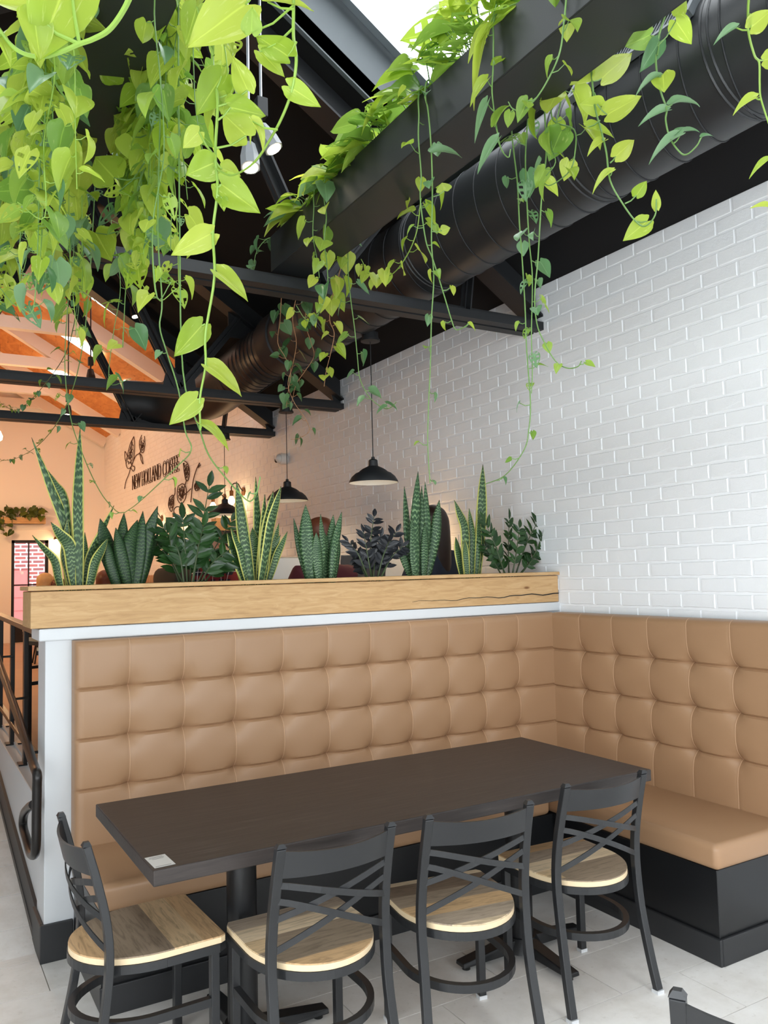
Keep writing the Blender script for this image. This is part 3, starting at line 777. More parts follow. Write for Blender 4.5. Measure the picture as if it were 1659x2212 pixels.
# cross-back chairs --------------------------------------------------------------
def seat_outline(f=1.0, n=28):
    pts = [(0.205*f, 0.195), (0.195*f, 0.212)]
    pts += [(-0.195*f, 0.212), (-0.205*f, 0.195)]
    for i in range(n+1):                  # from the left side round the back to the right
        a = math.pi + math.pi*i/n
        x = 0.205*math.cos(a); y = 0.02 + 0.245*math.sin(a)
        pts.append((x*f, y*f if y < 0 else y))
    return pts[::-1]
def make_chair(name, label, sh=0.455, bh=0.82, stool=False):
    t = thing(name, label, 'stool' if stool else 'chair')
    zt = sh
    MB().prism(seat_outline(), zt-.004, zt).build('seat', 'mixed_planks', t)
    e = MB().prism(seat_outline(1.004), zt-.022, zt-.0042).build('seat_edge', 'edge_maple', t)
    ring = [Vector((x*.97, y*.97, zt-.036)) for x, y in seat_outline()]
    MB().strip(ring+[ring[0]], 0.026, 0.022, (0, 0, 1)).build('seat_ring', 'chair_metal', t)
    px = 0.193
    for s in (-1, 1):
        prof = [(px*1.06, -.225, 0.012), (px*1.03, -.195, .14), (px, -.165, .30), (px, -.150, sh), (px*.985, -.158, sh+.12), (px*.97, -.185, bh-.12), (px*.96, -.215, bh-.012)]
        pts = catmull([(s*a, b, c) for a, b, c in prof], 4)
        q = MB().strip(pts, 0.030, 0.024, (1, 0, 0)).build('back_post', 'chair_metal', t, bevel=0.003)
        tp = pts[-1]; c = MB(); w = .016; h = .013
        c.add([(tp.x-w, tp.y-h, tp.z), (tp.x+w, tp.y-h, tp.z), (tp.x+w, tp.y+h, tp.z), (tp.x-w, tp.y+h, tp.z),
               (tp.x-w*.5, tp.y-h*.6, tp.z+.012), (tp.x+w*.5, tp.y-h*.6, tp.z+.012), (tp.x+w*.5, tp.y+h*.6, tp.z+.012), (tp.x-w*.5, tp.y+h*.6, tp.z+.012)],
              [(4, 5, 6, 7), (0, 1, 5, 4), (1, 2, 6, 5), (2, 3, 7, 6), (3, 0, 4, 7)])
        c.build('post_cap', 'chair_metal', t)
        MB().box(s*px*1.06-.016, s*px*1.06+.016, -.240, -.208, 0, .013).build('foot_glide', 'glide_plastic', t)
        MB().strip([(s*.186, .178, .012), (s*.186, .178, zt-.024)], 0.028, 0.028, (1, 0, 0)).build('front_leg', 'chair_metal', t, bevel=0.003)
        MB().box(s*.186-.016, s*.186+.016, .163, .194, 0, .013).build('foot_glide', 'glide_plastic', t)
    # stretcher ring
    zs = sh*0.56; rp = []
    for i in range(25):
        a = math.pi + math.pi*i/24; rp.append(Vector((0.186*math.cos(a), 0.0+0.215*math.sin(a), zs)))
    rp = [Vector((-.186, .178, zs))]+rp+[Vector((.186, .178, zs))]
    MB().strip(rp, 0.026, 0.022, (0, 0, 1)).build('stretcher', 'chair_metal', t)
    # top rail and crossed slats, all bowed backwards
    def bow(x, z, k=.045):
        f = (z-sh)/(bh-sh); base = -.150 - .065*f**1.5
        return base - k*(1-(x/px)**2)
    n = 14
    rail = MB(); zr0, zr1 = bh-.105, bh-.020; vs = []
    for i in range(n+1):
        x = -px*.97+2*px*.97*i/n; dip = .012*(1-(x/px)**2)
        for z in (zr0, zr1-dip):
            for o_ in (-.004, .004): vs.append((x, bow(x, z)+o_, z))
    fs = []
    for i in range(n):
        a = i*4; b = a+4
        fs += [(a, b, b+2, a+2), (a+1, a+3, b+3, b+1), (a+2, b+2, b+3, a+3), (a, a+1, b+1, b)]
    fs += [(0, 2, 3, 1), (n*4, n*4+1, n*4+3, n*4+2)]
    rail.add(vs, fs); rail.build('top_rail', 'chair_metal', t, smooth=True)
    zl, zh = sh+.085, bh-.125
    for s in (-1, 1):
        for off in (0.0, 0.048):
            pts = []
            for i in range(13):
                u = i/12; x = s*(-px*.97+2*px*.97*u)
                z = (zh-off) + (zl+.048-off-zh)*(u**1.25 if s > 0 else u**1.25)
                pts.append(Vector((x, bow(x, z, .050 if s > 0 else .040), z)))
            MB().strip(pts, 0.019, 0.004, (0, 0, 1)).build('back_slat', 'chair_metal', t, smooth=False)
    return t
chair = make_chair('dining_chair', 'black cross-back chair at the table, nearest the sticker corner side')
seats = [((1.135, 2.478), 0.0, 'black cross-back chair with wood seat, left one of three with backs to the camera'),
         ((1.675, 2.440), math.radians(-9), 'black cross-back chair with wood seat, middle one of three with backs to the camera'),
         ((2.268, 2.492), math.radians(-3), 'black cross-back chair with wood seat beside the bench end, rightmost at the table'),
         ((0.685, 2.805), math.radians(-88), 'black cross-back chair at the left table end beside the white partition'),
         ((1.521, 1.057), math.radians(-56), 'black chair back cut off by the lower right corner of the picture')]
for i, ((x, y), a, lab) in enumerate(seats):
    c = chair if i == 0 else copy_tree(chair)
    c.location = (x, y, 0); c.rotation_euler = (0, 0, a); c['label'] = lab; c['group'] = 'cross-back dining chairs'

# guard railing with handrail ---------------------------------------------------
GR = thing('guard_railing', 'dark steel guard railing with looped handrail beside the partition', 'railing', (0.60, 4.02, 0.595))
def gr(p): return Vector(p)-Vector((0.60, 4.02, 0.595))
MB().bar(gr((0.585, 4.02, 1.335)), gr((0.585, 8.0, 1.36)), 0.055, 0.03).build('top_rail', 'rail_metal', GR, bevel=.004)
MB().bar(gr((0.585, 4.02, 0.70)), gr((0.585, 8.0, 0.76)), 0.032, 0.03).build('bottom_rail', 'rail_metal', GR, bevel=.003)
for y in (4.30, 4.95, 5.6, 6.3, 7.0, 7.8):
    MB().box(-.030, -.006, y-4.02-.03, y-4.02+.03, 0.0, 0.735).build('post', 'rail_metal', GR, bevel=.003)
    MB().box(-.055, .035, y-4.02-.045, y-4.02+.045, 0.0, 0.008).build('foot_plate', 'rail_metal', GR)
hr = [onx(p, 0.475) for p in ((5, 1452), (40, 1552), (72, 1650))]
dirv = (hr[2]-hr[0]).normalized()
far = hr[0]-dirv*2.2
pts = [far, hr[0], hr[1], hr[2]] + [onx(p, .475) for p in ((80, 1672), (80, 1700), (79, 1760), (78, 1825), (74, 1846), (66, 1842), (58, 1815), (50, 1785), (52, 1758), (62, 1744), (72, 1738))]
MB().tube([gr(p) for p in [pts[0]]+catmull(pts[1:], 5)], 0.019, 12).build('handrail', 'rail_metal', GR, smooth=True)
for k in (0.25, 1.0, 1.8):
    p = hr[2]-dirv*k; MB().tube([gr(p), gr((0.50, p.y, p.z-.05)), gr((0.575, p.y, p.z-.05))], .007, 8).build('handrail_bracket', 'rail_metal', GR, smooth=True)

# ================================================================== ROOF STEEL, DUCT, PLANTERS
ZC = 3.085
def truss(y, label, wall_gap=True):
    t = thing('roof_truss', label, 'truss', (XM, y, ZC))
    hs = XR-XM-.004
    mb = MB()
    mb.box(-hs, hs, -.085, -.012, 0.0, 0.012); mb.box(-hs, hs, .012, .085, 0.0, 0.012)
    mb.box(-hs, hs, -.024, -.012, 0.012, 0.085); mb.box(-hs, hs, .012, .024, .012, 0.085)
    mb.box(-hs, hs, -.085, -.078, .012, .050)
    mb.build('bottom_chord', 'black_paint', t)
    rz = roofz(XM)-ZC-.01
    for s in (1, -1):
        e = roofz(XR)-ZC-.01
        mb = MB()
        mb.hexa([(0, -.085, rz-.19), (s*hs, -.085, e-.19), (s*hs, .085, e-.19), (0, .085, rz-.19), (0, -.085, rz-.175), (s*hs, -.085, e-.175), (s*hs, .085, e-.175), (0, .085, rz-.175)])
        mb.hexa([(0, -.02, rz-.175), (s*hs, -.02, e-.175), (s*hs, .02, e-.175), (0, .02, rz-.175), (0, -.02, rz), (s*hs, -.02, e), (s*hs, .02, e), (0, .02, rz)])
        mb.build('top_chord', 'black_paint', t)
        def web(a, b, w=.075):
            q = MB(); A, B = Vector((s*a[0], 0, a[1])), Vector((s*b[0], 0, b[1]))
            q.bar(A+Vector((0, -.022, 0)), B+Vector((0, -.022, 0)), .012, w, (1, 0, 0)); q.bar(A+Vector((0, .022, 0)), B+Vector((0, .022, 0)), .012, w, (1, 0, 0))
            q.bar(A+Vector((0, -.05, 0)), B+Vector((0, -.05, 0)), .05, .010, (1, 0, 0))
            q.build('web_member', 'black_paint', t)
        g = 0.86
        web((g, .05), (0.05, rz-.12)); web((g, .05), (1.42, rz-.12-SL*1.42)); web((1.86, rz-.12-SL*1.86), (1.80, .05), .03)
        MB().hexa([(s*g-.15, -.008, 0.01), (s*g+.15, -.008, .01), (s*g+.15, .008, .01), (s*g-.15, .008, .01), (s*g-.11, -.008, .20), (s*g+.13, -.008, .17), (s*g+.13, .008, .17), (s*g-.11, .008, .20)]).build('gusset_plate', 'black_paint', t)
        MB().box(*sorted((s*(1.42-.13), s*(1.42+.13))), -.008, .008, rz-SL*1.42-.33, rz-SL*1.42-.10).build('gusset_plate', 'black_paint', t)
        MB().hexa([(s*(hs-.04), -.008, .01), (s*hs, -.008, .01), (s*hs, .008, .01), (s*(hs-.04), .008, .01), (s*(hs-.10), -.008, e-.10), (s*hs, -.008, e-.17), (s*hs, .008, e-.17), (s*(hs-.10), .008, e-.10)]).build('gusset_plate', 'black_paint', t)
    return t
truss(3.915, 'black steel roof truss carrying the hanging planter boxes, nearest of three')
truss(6.63, 'black steel roof truss above the middle pendant lamp')
truss(8.24, 'black steel roof truss farthest back, before the pine ceiling')
# strip added above the duct in place of the skylight well's lower side
tag(MB().box(2.47, 2.53, 0.2, 3.82, 3.70, 3.79).build('well_side_strip', 'well_grey', bevel=.004), 'light grey strip added above the duct for the lower side of the skylight well', 'skylight')

# duct
DX, DZc, DR = 2.61, 3.45, 0.245
DU = thing('spiral_duct', 'large black round spiral duct running along under the roof', 'duct', (DX, 0.2, DZc))
prof = [(DR, 0.0), (DR, 6.0)]
MB().lathe([(DR, 0.0), (DR, 5.55)], 64, (0, 0, 0), 'y').build('duct_body', 'duct_black', DU, smooth=True)
MB().lathe([(DR*1.0, 5.55), (DR*1.05, 5.56), (DR*1.05, 5.80), (DR, 5.81)], 48, (0, 0, 0), 'y').build('collar', 'black_paint', DU, smooth=True)
MB().tube(catmull([(0, 5.8, 0), (0, 6.4, -.0), (-.02, 7.0, -.05), (-.08, 7.5, -.10), (-.3, 8.0, -.10), (-.7, 8.2, -.08)], 6), DR*.93, 40).build('flexible_end', 'duct_black', DU, smooth=True)
def ring(y, x=0.0, r=DR, w=0.004, ph=0.10):
    pts = []
    for j in range(48):
        a = 2*math.pi*j/48; pts.append(Vector((x+r*math.cos(a), y+ph*math.sin(a*1.0)*0.0+0.06*math.cos(a), r*math.sin(a))))
    return pts
seam_me = MB().tube(ring(0.0, r=DR+.001), .0038, 5, closed=True).mesh('seam_ring', True); seam_me.materials.append(M['black_paint'])
for k in range(31):
    o = link('seam_ring', seam_me, DU); o.location = (0, 0.16+k*0.175, 0)
for k in range(12):
    o = link('seam_ring', seam_me, DU); o.location = (0, 5.9+k*0.09, -0.004*k*k*.1); o.scale = (.93, 1, .93)
for y in (1.55, 2.30, 3.55, 4.75):      # joint bands
    for dy in (0, .03):
        MB().lathe([(DR+.001, y+dy-.005), (DR+.006, y+dy), (DR+.001, y+dy+.005)], 48, (0, 0, 0), 'y').build('joint_band', 'duct_black', DU, smooth=True)
# supply register on the duct's left shoulder
ra = math.radians(148); rc = Vector((DR*math.cos(ra), 1.92, DR*math.sin(ra)))
nx = Vector((math.cos(ra), 0, math.sin(ra))); tg = Vector((-math.sin(ra), 0, math.cos(ra)))
fr = MB(); hw, hh = .30, .055
for s in (-1, 1):
    fr.bar(rc+nx*.012+tg*hh*s+Vector((0, -hw, 0)), rc+nx*.012+tg*hh*s+Vector((0, hw, 0)), .02, .03, nx)
    fr.bar(rc+nx*.012+Vector((0, s*hw, 0))-tg*hh, rc+nx*.012+Vector((0, s*hw, 0))+tg*hh, .02, .03, nx)
fr.build('register_frame', 'well_grey', DU)
for i in range(30):
    y = -hw+.02+i*(2*hw-.04)/29; q = MB(); q.bar(rc+nx*.012+Vector((0, y, 0))-tg*hh*.9, rc+nx*.012+Vector((0, y, 0))+tg*hh*.9, .005, .02, nx); q.build('register_slat', 'well_grey', DU)

# planter boxes on the trusses
def pbox(x0, x1, label):
    t = thing('hanging_planter_box', label, 'planter', ((x0+x1)/2, 2.0, 3.172)); w = (x1-x0)/2
    H_ = .19; y0, y1 = -2.4, 1.885; th = .006
    MB().box(-w, -w+th, y0, y1, 0, H_).build('side_panel', 'planter_black', t, bevel=.002)
    MB().box(w-th, w, y0, y1, 0, H_).build('side_panel', 'planter_black', t, bevel=.002)
    MB().box(-w+th, w-th, y0, y1, 0, th).build('bottom_panel', 'planter_black', t)
    MB().box(-w+th, w-th, y1-th, y1, th, H_).build('end_panel', 'planter_black', t); MB().box(-w+th, w-th, y0, y0+th, th, H_).build('end_panel', 'planter_black', t)
    MB().box(-w+th, w-th, y0+th, y1-th, th, H_-.03).build('soil', 'soil', t)
    return t
pbox(1.625, 1.865, 'black steel planter box on the truss in the middle, full of trailing plants')
pbox(0.385, 0.625, 'black steel planter box at upper left behind the curtain of vines')

# ================================================================== PLANTS
def leaf_mesh(name, mat, fold=0.25, droop=0.18, wid=1.0, narrow=0.0, holes=0, curl=0.0, lobe=0.17):
    """heart shaped blade of length 1: base at the origin, tip along +Y, face along +Z"""
    ts = [0, .06, .14, .24, .36, .5, .64, .78, .9, 1.0]
    ws = [.30, .40, .455, .47, .445, .385, .30, .195, .09, .004]
    cs = [-1, -.8, -.55, -.28, 0, .28, .55, .8, 1]
    vs = []; uv = []
    for t, w in zip(ts, ws):
        w = w*wid*(1-narrow*t)
        for c in cs:
            x = c*w; y = t - lobe*math.sin(math.pi*min(1, abs(c)*1.02)*0.86)*(1-t)**3.2*(1 if abs(c) > .01 else 0)
            z = fold*abs(x) - droop*t*t + curl*x*t + .012*math.sin(c*5+t*9)
            # bring the droop round so that length stays about 1
            vs.append((x, y - .25*droop*droop*t**3, z)); uv.append(((c+1)/2, t))
    n = len(cs); fs = []
    r = random.Random(holes*13+5)
    for i in range(len(ts)-1):
        for j in range(n-1):
            if holes and i in (1, 3, 5, 6) and ((j in (1, 2) and (i*7+holes) % 5) or (j in (5, 6) and (i*5+holes) % 4)) and not (i == 6 and j in (1, 6)): continue
            fs.append((i*n+j, i*n+j+1, (i+1)*n+j+1, (i+1)*n+j))
    me = bpy.data.meshes.new(name); me.from_pydata(vs, [], fs); me.update()
    l = me.uv_layers.new(name='UVMap')
    for p in me.polygons:
        for li in p.loop_indices: l.data[li].uv = uv[me.loops[li].vertex_index]
    me.polygons.foreach_set('use_smooth', [True]*len(me.polygons)); me.materials.append(M[mat]); return me
LEAF = {}
for mat in ('leaf_lime', 'leaf_mid', 'leaf_deep', 'leaf_heart', 'leaf_far'):
    LEAF[mat] = [leaf_mesh('leaf', mat, .12, .10), leaf_mesh('leaf', mat, .30, .22, .92), leaf_mesh('leaf', mat, .45, .40, .9, curl=.1),
                 leaf_mesh('leaf', mat, .18, .28, 1.05, curl=-.15), leaf_mesh('leaf', mat, .6, .3, .8)]
ROUND = {m: leaf_mesh('leaf', m, .08, .06, 1.16, lobe=.2) for m in ('leaf_lime', 'leaf_mid', 'leaf_heart')}
HOLED = {m: leaf_mesh('leaf', m, .15, .18, .82, holes=k+1) for k, m in enumerate(('leaf_mid', 'leaf_deep', 'leaf_lime'))}

def basis(y, z):
    y = y.normalized(); z = (z - y*z.dot(y))
    if z.length < 1e-4: z = y.orthogonal()
    z.normalize(); x = y.cross(z)
    return Matrix((x, y, z)).transposed()
def put_leaf(parent, me, base, direction, normal, size, wid=1.0):
    o = link('leaf', me, parent)
    R_ = basis(Vector(direction), Vector(normal)).to_4x4()
    o.matrix_local = Matrix.Translation(Vector(base)-parent.location) @ R_ @ Matrix.Diagonal((size*wid, size, size, 1))
    return o
def petiole(mb, a, b, r, sag=0.15):
    a, b = Vector(a), Vector(b); m = (a+b)/2 + Vector((0, 0, -(b-a).length*sag))
    mb.tube([a, m, b], [r, r*.85, r*.7], 5, cap=False)
EYEV = Vector(EYE)
def vine(name, label, path, r=.003, size=.07, gap=.07, mats=('leaf_lime',), stem='stem_green', group=None, pet=.05, seed=0,
         hero=(), start_skip=0.0, toward=0.35, auto=True, holed=0.0):
    """a hanging stem with its leaf stalks as one part and every leaf as a part of its own"""
    rr = random.Random(seed+len(label)*7+int(abs(path[0][0])*1000))
    P = catmull(path, 5); t = thing(name, label, 'vine', tuple(P[0]), group=group)
    mb = MB(); o0 = P[0]
    k = len(P); mb.tube([p-o0 for p in P], [r*(1-.5*i/k) for i in range(k)], 6)
    if auto:
        s = 0.0; nxt = start_skip+gap*rr.uniform(.3, 1); ang = rr.uniform(0, 6.28)
        tot = sum((b-a).length for a, b in zip(P[:-1], P[1:]))
        for a, b in zip(P[:-1], P[1:]):
            L = (b-a).length
            while nxt < s+L:
                q = a+(b-a)*((nxt-s)/L); ang += math.pi*rr.uniform(.75, 1.25)
                out = Vector((math.cos(ang), math.sin(ang), rr.uniform(-.1, .5))).normalized()
                f = 1-.45*(nxt/tot); ps = pet*rr.uniform(.6, 1.3)*f
                e = q+out*ps; petiole(mb, q-o0, e-o0, r*.55)
                sz = size*rr.uniform(.65, 1.2)*f
                d = out*rr.uniform(.25, 1.0)+Vector((0, 0, rr.uniform(-1.3, -.25)))
                view = (EYEV-e).normalized()
                nrm = out*.5+Vector((0, 0, .9))*rr.uniform(.2, 1)+view*rr.uniform(-toward, 1.2*toward)+Vector((rr.uniform(-.4, .4), rr.uniform(-.4, .4), 0))
                mt = rr.choice(mats)
                me = HOLED[mt] if (mt in HOLED and rr.random() < holed) else rr.choice(LEAF[mt])
                put_leaf(t, me, e, d, nrm, sz)
                nxt += gap*rr.uniform(.7, 1.3)
            s += L
    for (att, base, tip, w, mt, kind) in hero:
        petiole(mb, att-o0, base-o0, r*.6, .1)
        d = tip-base; view = (EYEV-base).normalized()
        me = ROUND[mt] if kind == 'r' else HOLED[mt] if kind == 'h' else LEAF[mt][0 if kind == 'f' else 1 if kind == 'b' else 2]
        n = view if kind in 'rfh' else view*.75+Vector((0, 0, .6))
        n = n+Vector((rr.uniform(-.25, .25), rr.uniform(-.25, .25), rr.uniform(-.1, .3)))
        L = d.length*1.04
        put_leaf(t, me, base, d, n, L, w/max(1e-3, L)/.92)
    mb.build('stem', stem, t, smooth=True)
    return t
def px_path(pts, x):
    """the traced stem, led back over the rim of the planter box it grows in"""
    P = [onx(p, x) for p in pts]
    while len(P) > 3 and P[0].z > 3.36: P.pop(0)
    rim = {0.645: (.58, .632), 1.6: (1.67, 1.616), 1.895: (1.82, 1.874), 1.875: (1.82, 1.874), 1.88: (1.82, 1.874), .62: (.56, .625), .58: (.56, .62), .66: (.58, .635), .60: (.56, .625)}.get(round(x, 3))
    if rim and P[0].y < 3.86:
        y = P[0].y; top = [Vector((rim[0], y, 3.35)), Vector((rim[1], y, 3.378))]
        n = int((3.33-P[0].z)/.25)
        top += [Vector((x, y, 3.33-(3.33-P[0].z)*k/(n+1))) for k in range(0, n+1)] if P[0].z < 3.30 else []
        P = top+P
    return P
def hero_leaves(rows, x, sc_px=None):
    """rows: (attach px, base px, tip px, width px, material, kind), all lying at the vine's own distance"""
    out = []
    for (a, b, c, w, mt, kd) in rows:
        A = onx(a, x); dist = float(np.dot(np.array(A)-EYE, -RC[:, 2]))
        out.append((A, atd(b, dist), atd(c, dist+rnd.uniform(-.02, .03)), w/FPX*dist, mt, kd))
    return out
XA = 0.645
LI, MI, DE, HE = 'leaf_lime', 'leaf_mid', 'leaf_deep', 'leaf_heart'
# --- traced vines of the left box
vine('pothos_vine', 'thick pothos vine with large lime leaves hanging down left of the track spotlights',
     px_path([(470, -130), (468, -40), (460, 90), (460, 145), (470, 220), (465, 330), (470, 410), (460, 500), (463, 600), (444, 720), (444, 790), (432, 860), (433, 930)], XA), .0052,
     stem='stem_lime', auto=False, hero=hero_leaves([
        ((545, -10), (530, 10), (410, 92), 112, LI, 'f'), ((460, 500), (455, 505), (371, 550), 56, LI, 'f'), ((463, 590), (470, 588), (539, 638), 52, LI, 'b'),
        ((443, 700), (436, 703), (379, 768), 60, LI, 'f'), ((444, 790), (450, 792), (528, 844), 54, LI, 'b'), ((432, 862), (425, 862), (366, 915), 52, LI, 'f'),
        ((433, 925), (436, 918), (499, 958), 46, LI, 'b'), ((470, 405), (478, 398), (556, 456), 70, LI, 'f'), ((465, 330), (462, 352), (402, 378), 66, LI, 'f'),
        ((466, 350), (480, 365), (520, 380), 46, LI, 'f'), ((468, 190), (478, 165), (428, 243), 74, LI, 'f'), ((470, 230), (535, 195), (502, 121), 48, LI, 'f'),
        ((470, 260), (498, 232), (572, 249), 58, LI, 'f'), ((468, 320), (532, 293), (482, 245), 64, LI, 'r'), ((462, 120), (425, 15), (402, 96), 58, LI, 'f'),
        ((466, 210), (490, 205), (478, 245), 40, LI, 'f'), ((458, 330), (430, 285), (395, 318), 44, LI, 'f'), ((470, 420), (480, 428), (484, 452), 26, LI, 'c')], XA))
vine('pothos_vine', 'curved pothos stem sweeping in front of the track spotlights',
     px_path([(634, -80), (634, 15), (634, 80), (640, 130), (632, 190), (615, 240), (590, 290), (550, 350), (505, 378), (480, 372), (462, 360)], XA), .0042, stem='stem_lime', auto=False,
     hero=hero_leaves([((640, 90), (622, 122), (552, 72), 62, LI, 'f'), ((632, 190), (624, 186), (689, 229), 46, LI, 'f'), ((636, 20), (578, 4), (673, 1), 44, LI, 'b'),
                       ((634, 60), (562, 112), (615, 163), 40, LI, 'f'), ((636, 10), (543, 70), (545, 15), 46, MI, 'f'), ((600, 280), (545, 262), (582, 318), 34, LI, 'c')], XA))
vine('pothos_vine', 'long pothos vine ending in a wide upturned loop above the far truss',
     px_path([(352, -90), (350, -20), (348, 70), (338, 170), (331, 250), (320, 340), (304, 385), (285, 450), (258, 500), (225, 535), (185, 553), (150, 553), (105, 535), (60, 505), (48, 498)], XA), .0042,
     stem='stem_green', auto=False, hero=hero_leaves([
        ((326, 180), (268, 160), (222, 106), 82, LI, 'r'), ((338, 85), (305, 88), (384, 152), 82, LI, 'f'), ((322, 290), (285, 296), (290, 349), 72, LI, 'f'),
        ((304, 383), (246, 384), (205, 338), 74, LI, 'r'), ((255, 500), (206, 503), (239, 559), 74, LI, 'f'), ((340, 120), (350, 25), (400, -10), 60, LI, 'f'),
        ((320, 340), (250, 420), (290, 412), 26, LI, 'c'), ((150, 553), (105, 520), (70, 512), 40, LI, 'f'), ((300, 400), (330, 460), (350, 488), 40, LI, 'b')], XA))
vine('pothos_vine', 'nearest thick pothos loop with one huge variegated leaf in the upper left corner',
     [atd(p, 1.45) for p in ((300, -90), (285, -20), (265, 25), (235, 65), (200, 85), (172, 95), (130, 113), (90, 123), (50, 115), (22, 95), (0, 66), (-25, 30))], .0060, stem='stem_lime', auto=False,
     hero=[(atd((172, 95), 1.45), atd((72, 30), 1.43), atd((88, 118), 1.40), .06, LI, 'f'), (atd((172, 95), 1.45), atd((150, -60), 1.45), atd((86, 118), 1.42), .118, LI, 'f'),
           (atd((130, 80), 1.45), atd((66, 26), 1.45), atd((-20, -12), 1.45), .05, LI, 'b'), (atd((5, 70), 1.45), atd((-8, 80), 1.45), atd((30, 128), 1.45), .03, LI, 'c')])
# --- slender trailing tendrils of the left box
def tendril(label, pts, x, seed, **kw):
    return vine('trailing_vine', label, px_path(pts, x), kw.pop('r', .0028), kw.pop('size', .045), kw.pop('gap', .13), kw.pop('mats', (MI, DE)), kw.pop('stem', 'stem_green'), None, .035, seed, holed=.3, **kw)
tendril('slender vine dropping straight down to just above the zz plant, joined by a bare runner', [(348, 60), (345, 290), (341, 500), (350, 650), (345, 705), (360, 760), (385, 840), (400, 930), (413, 972), (380, 1010), (300, 1085), (268, 1108)], 0.62, 3, stem='stem_green', gap=.2)
tendril('slender vine hanging past the far window wall and curling to the upright snake plant', [(175, 60), (172, 300), (150, 600), (140, 780), (152, 900), (180, 985), (215, 1060), (250, 1103), (270, 1107)], 0.58, 4, gap=.16)
tendril('thin runner drooping to a curl over the variegated snake plant', [(385, 100), (388, 480), (395, 800), (432, 930), (452, 985), (490, 1035), (530, 1078), (545, 1080), (556, 1060), (562, 1030)], 0.66, 5, gap=.24)
tendril('thin vine bowing out to the left picture edge above the shelf planter', [(210, 80), (205, 400), (185, 700), (150, 860), (95, 950), (40, 988), (0, 996)], 0.60, 6, gap=.17)
tendril('dark thin vine beside the black planter face with holed leaves', [(205, 40), (195, 200), (188, 330), (182, 500), (160, 700), (120, 800), (40, 885), (0, 870)], 0.60, 8, gap=.14, mats=(DE, MI), stem='stem_dark')
# --- dense curtain behind them: plants of one kind, nothing tells them apart
def curtain(n, pxr, xs, bottoms, seed, size, gap, mats, label, group):
    rr = random.Random(seed)
    for i in range(n):
        px = rr.uniform(*pxr); x = rr.choice(xs)+rr.uniform(-.02, .02)
        s = onx((px, 300), x); y = min(3.86, max(1.75, s.y)); zb = onx((px, rr.uniform(*bottoms)), x).z
        zb = max(2.05, min(3.0, zb)); top = 3.37
        side = -1 if x < .5 else 1
        p = [Vector((x-side*.06, y, top-.0)), Vector((x+side*.0, y, top+.025)), Vector((x+side*.03, y+rr.uniform(-.02, .02), top-.10))]
        k = max(2, int((top-zb)/.2)); wx, wy = 0, 0
        for j in range(1, k+1):
            wx += rr.uniform(-.025, .03); wy += rr.uniform(-.03, .03)
            p.append(Vector((x+side*.03+wx*side, y+wy, top-.1+(zb-top+.1)*j/k)))
        if rr.random() < .4: p.append(p[-1]+Vector((rr.uniform(-.08, .08), rr.uniform(-.08, .08), rr.uniform(.0, .06))))
        vine('curtain_vine', label, p, .0026, size*rr.uniform(.8, 1.15), gap, mats, 'stem_green' if rr.random() < .6 else 'stem_lime', group, .05, seed+i*3, holed=.2)
curtain(15, (225, 340), (.645,), (330, 620), 11, .130, .052, (LI, LI, LI, MI), 'lime pothos vine in the dense curtain right of the left planter box', 'lime vines right of the left box')
curtain(25, (-15, 165), (.36, .36, .5), (380, 760), 12, .125, .055, (LI, LI, LI, MI, DE), 'pothos vine in the dense leaf curtain at the left picture edge', 'vines in the left leaf curtain')
curtain(9, (60, 330), (.55, .62), (560, 840), 14, .10, .080, (MI, DE, LI), 'long thin mixed-leaf vine trailing below the left leaf curtain', 'long vines below the left curtain')
curtain(7, (300, 450), (.645,), (260, 440), 15, .12, .055, (LI, LI, MI), 'short lime vine behind the thick pothos stems', 'short vines behind the thick stems')

# --- traced vines of the middle box
XB, XC = 1.600, 1.895
def rvine(label, pts, x, seed, hero=(), **kw):
    return vine('trailing_vine', label, px_path(pts, x), kw.pop('r', .0034), kw.pop('size', .085), kw.pop('gap', .10), kw.pop('mats', (LI, MI)), kw.pop('stem', 'stem_green'), None, .05, seed, hero=hero_leaves(hero, x), **kw)
rvine('longest pale vine hanging straight down in front of the brick wall', [(918, 205), (925, 240), (932, 330), (934, 430), (932, 520), (937, 600), (932, 690), (930, 780), (926, 870), (924, 960), (929, 1044)], XB, 21, gap=.17, size=.055, mats=(MI, DE),
      hero=[((934, 330), (936, 330), (1000, 318), 26, DE, 'c'), ((936, 425), (960, 412), (955, 395), 30, LI, 'r'), ((932, 500), (955, 498), (972, 492), 22, LI, 'f')])
rvine('pale vine beside the longest one, ending in a small upturned shoot', [(905, 250), (904, 300), (910, 380), (908, 430), (920, 520), (935, 560), (960, 640), (975, 690), (985, 712), (1005, 705), (1012, 698)], XB, 22, gap=.10, size=.055)
rvine('vine with drooping sickle leaves over the middle planter face', [(1072, 10), (1066, 80), (1065, 150), (1063, 200), (1072, 270), (1082, 320), (1098, 340), (1103, 322)], XB, 23, auto=False,
      hero=[((1066, 75), (1052, 76), (1010, 205), 22, LI, 'c'), ((1066, 130), (1070, 140), (1112, 110), 24, LI, 'c'), ((1064, 190), (1052, 172), (1012, 212), 26, LI, 'c'), ((1066, 240), (1052, 222), (1022, 290), 20, DE, 'c'), ((1074, 285), (1070, 268), (1098, 205), 22, MI, 'c'), ((1088, 330), (1074, 302), (1026, 362), 24, DE, 'c'), ((1072, 10), (1055, 60), (1005, 120), 34, LI, 'b')])
rvine('vine looping under the planter with small pointed white-green leaves', [(1225, -30), (1218, 50), (1210, 110), (1190, 160), (1160, 210), (1130, 238), (1108, 235), (1098, 220)], XB, 24, size=.085, gap=.06, mats=(LI, MI))
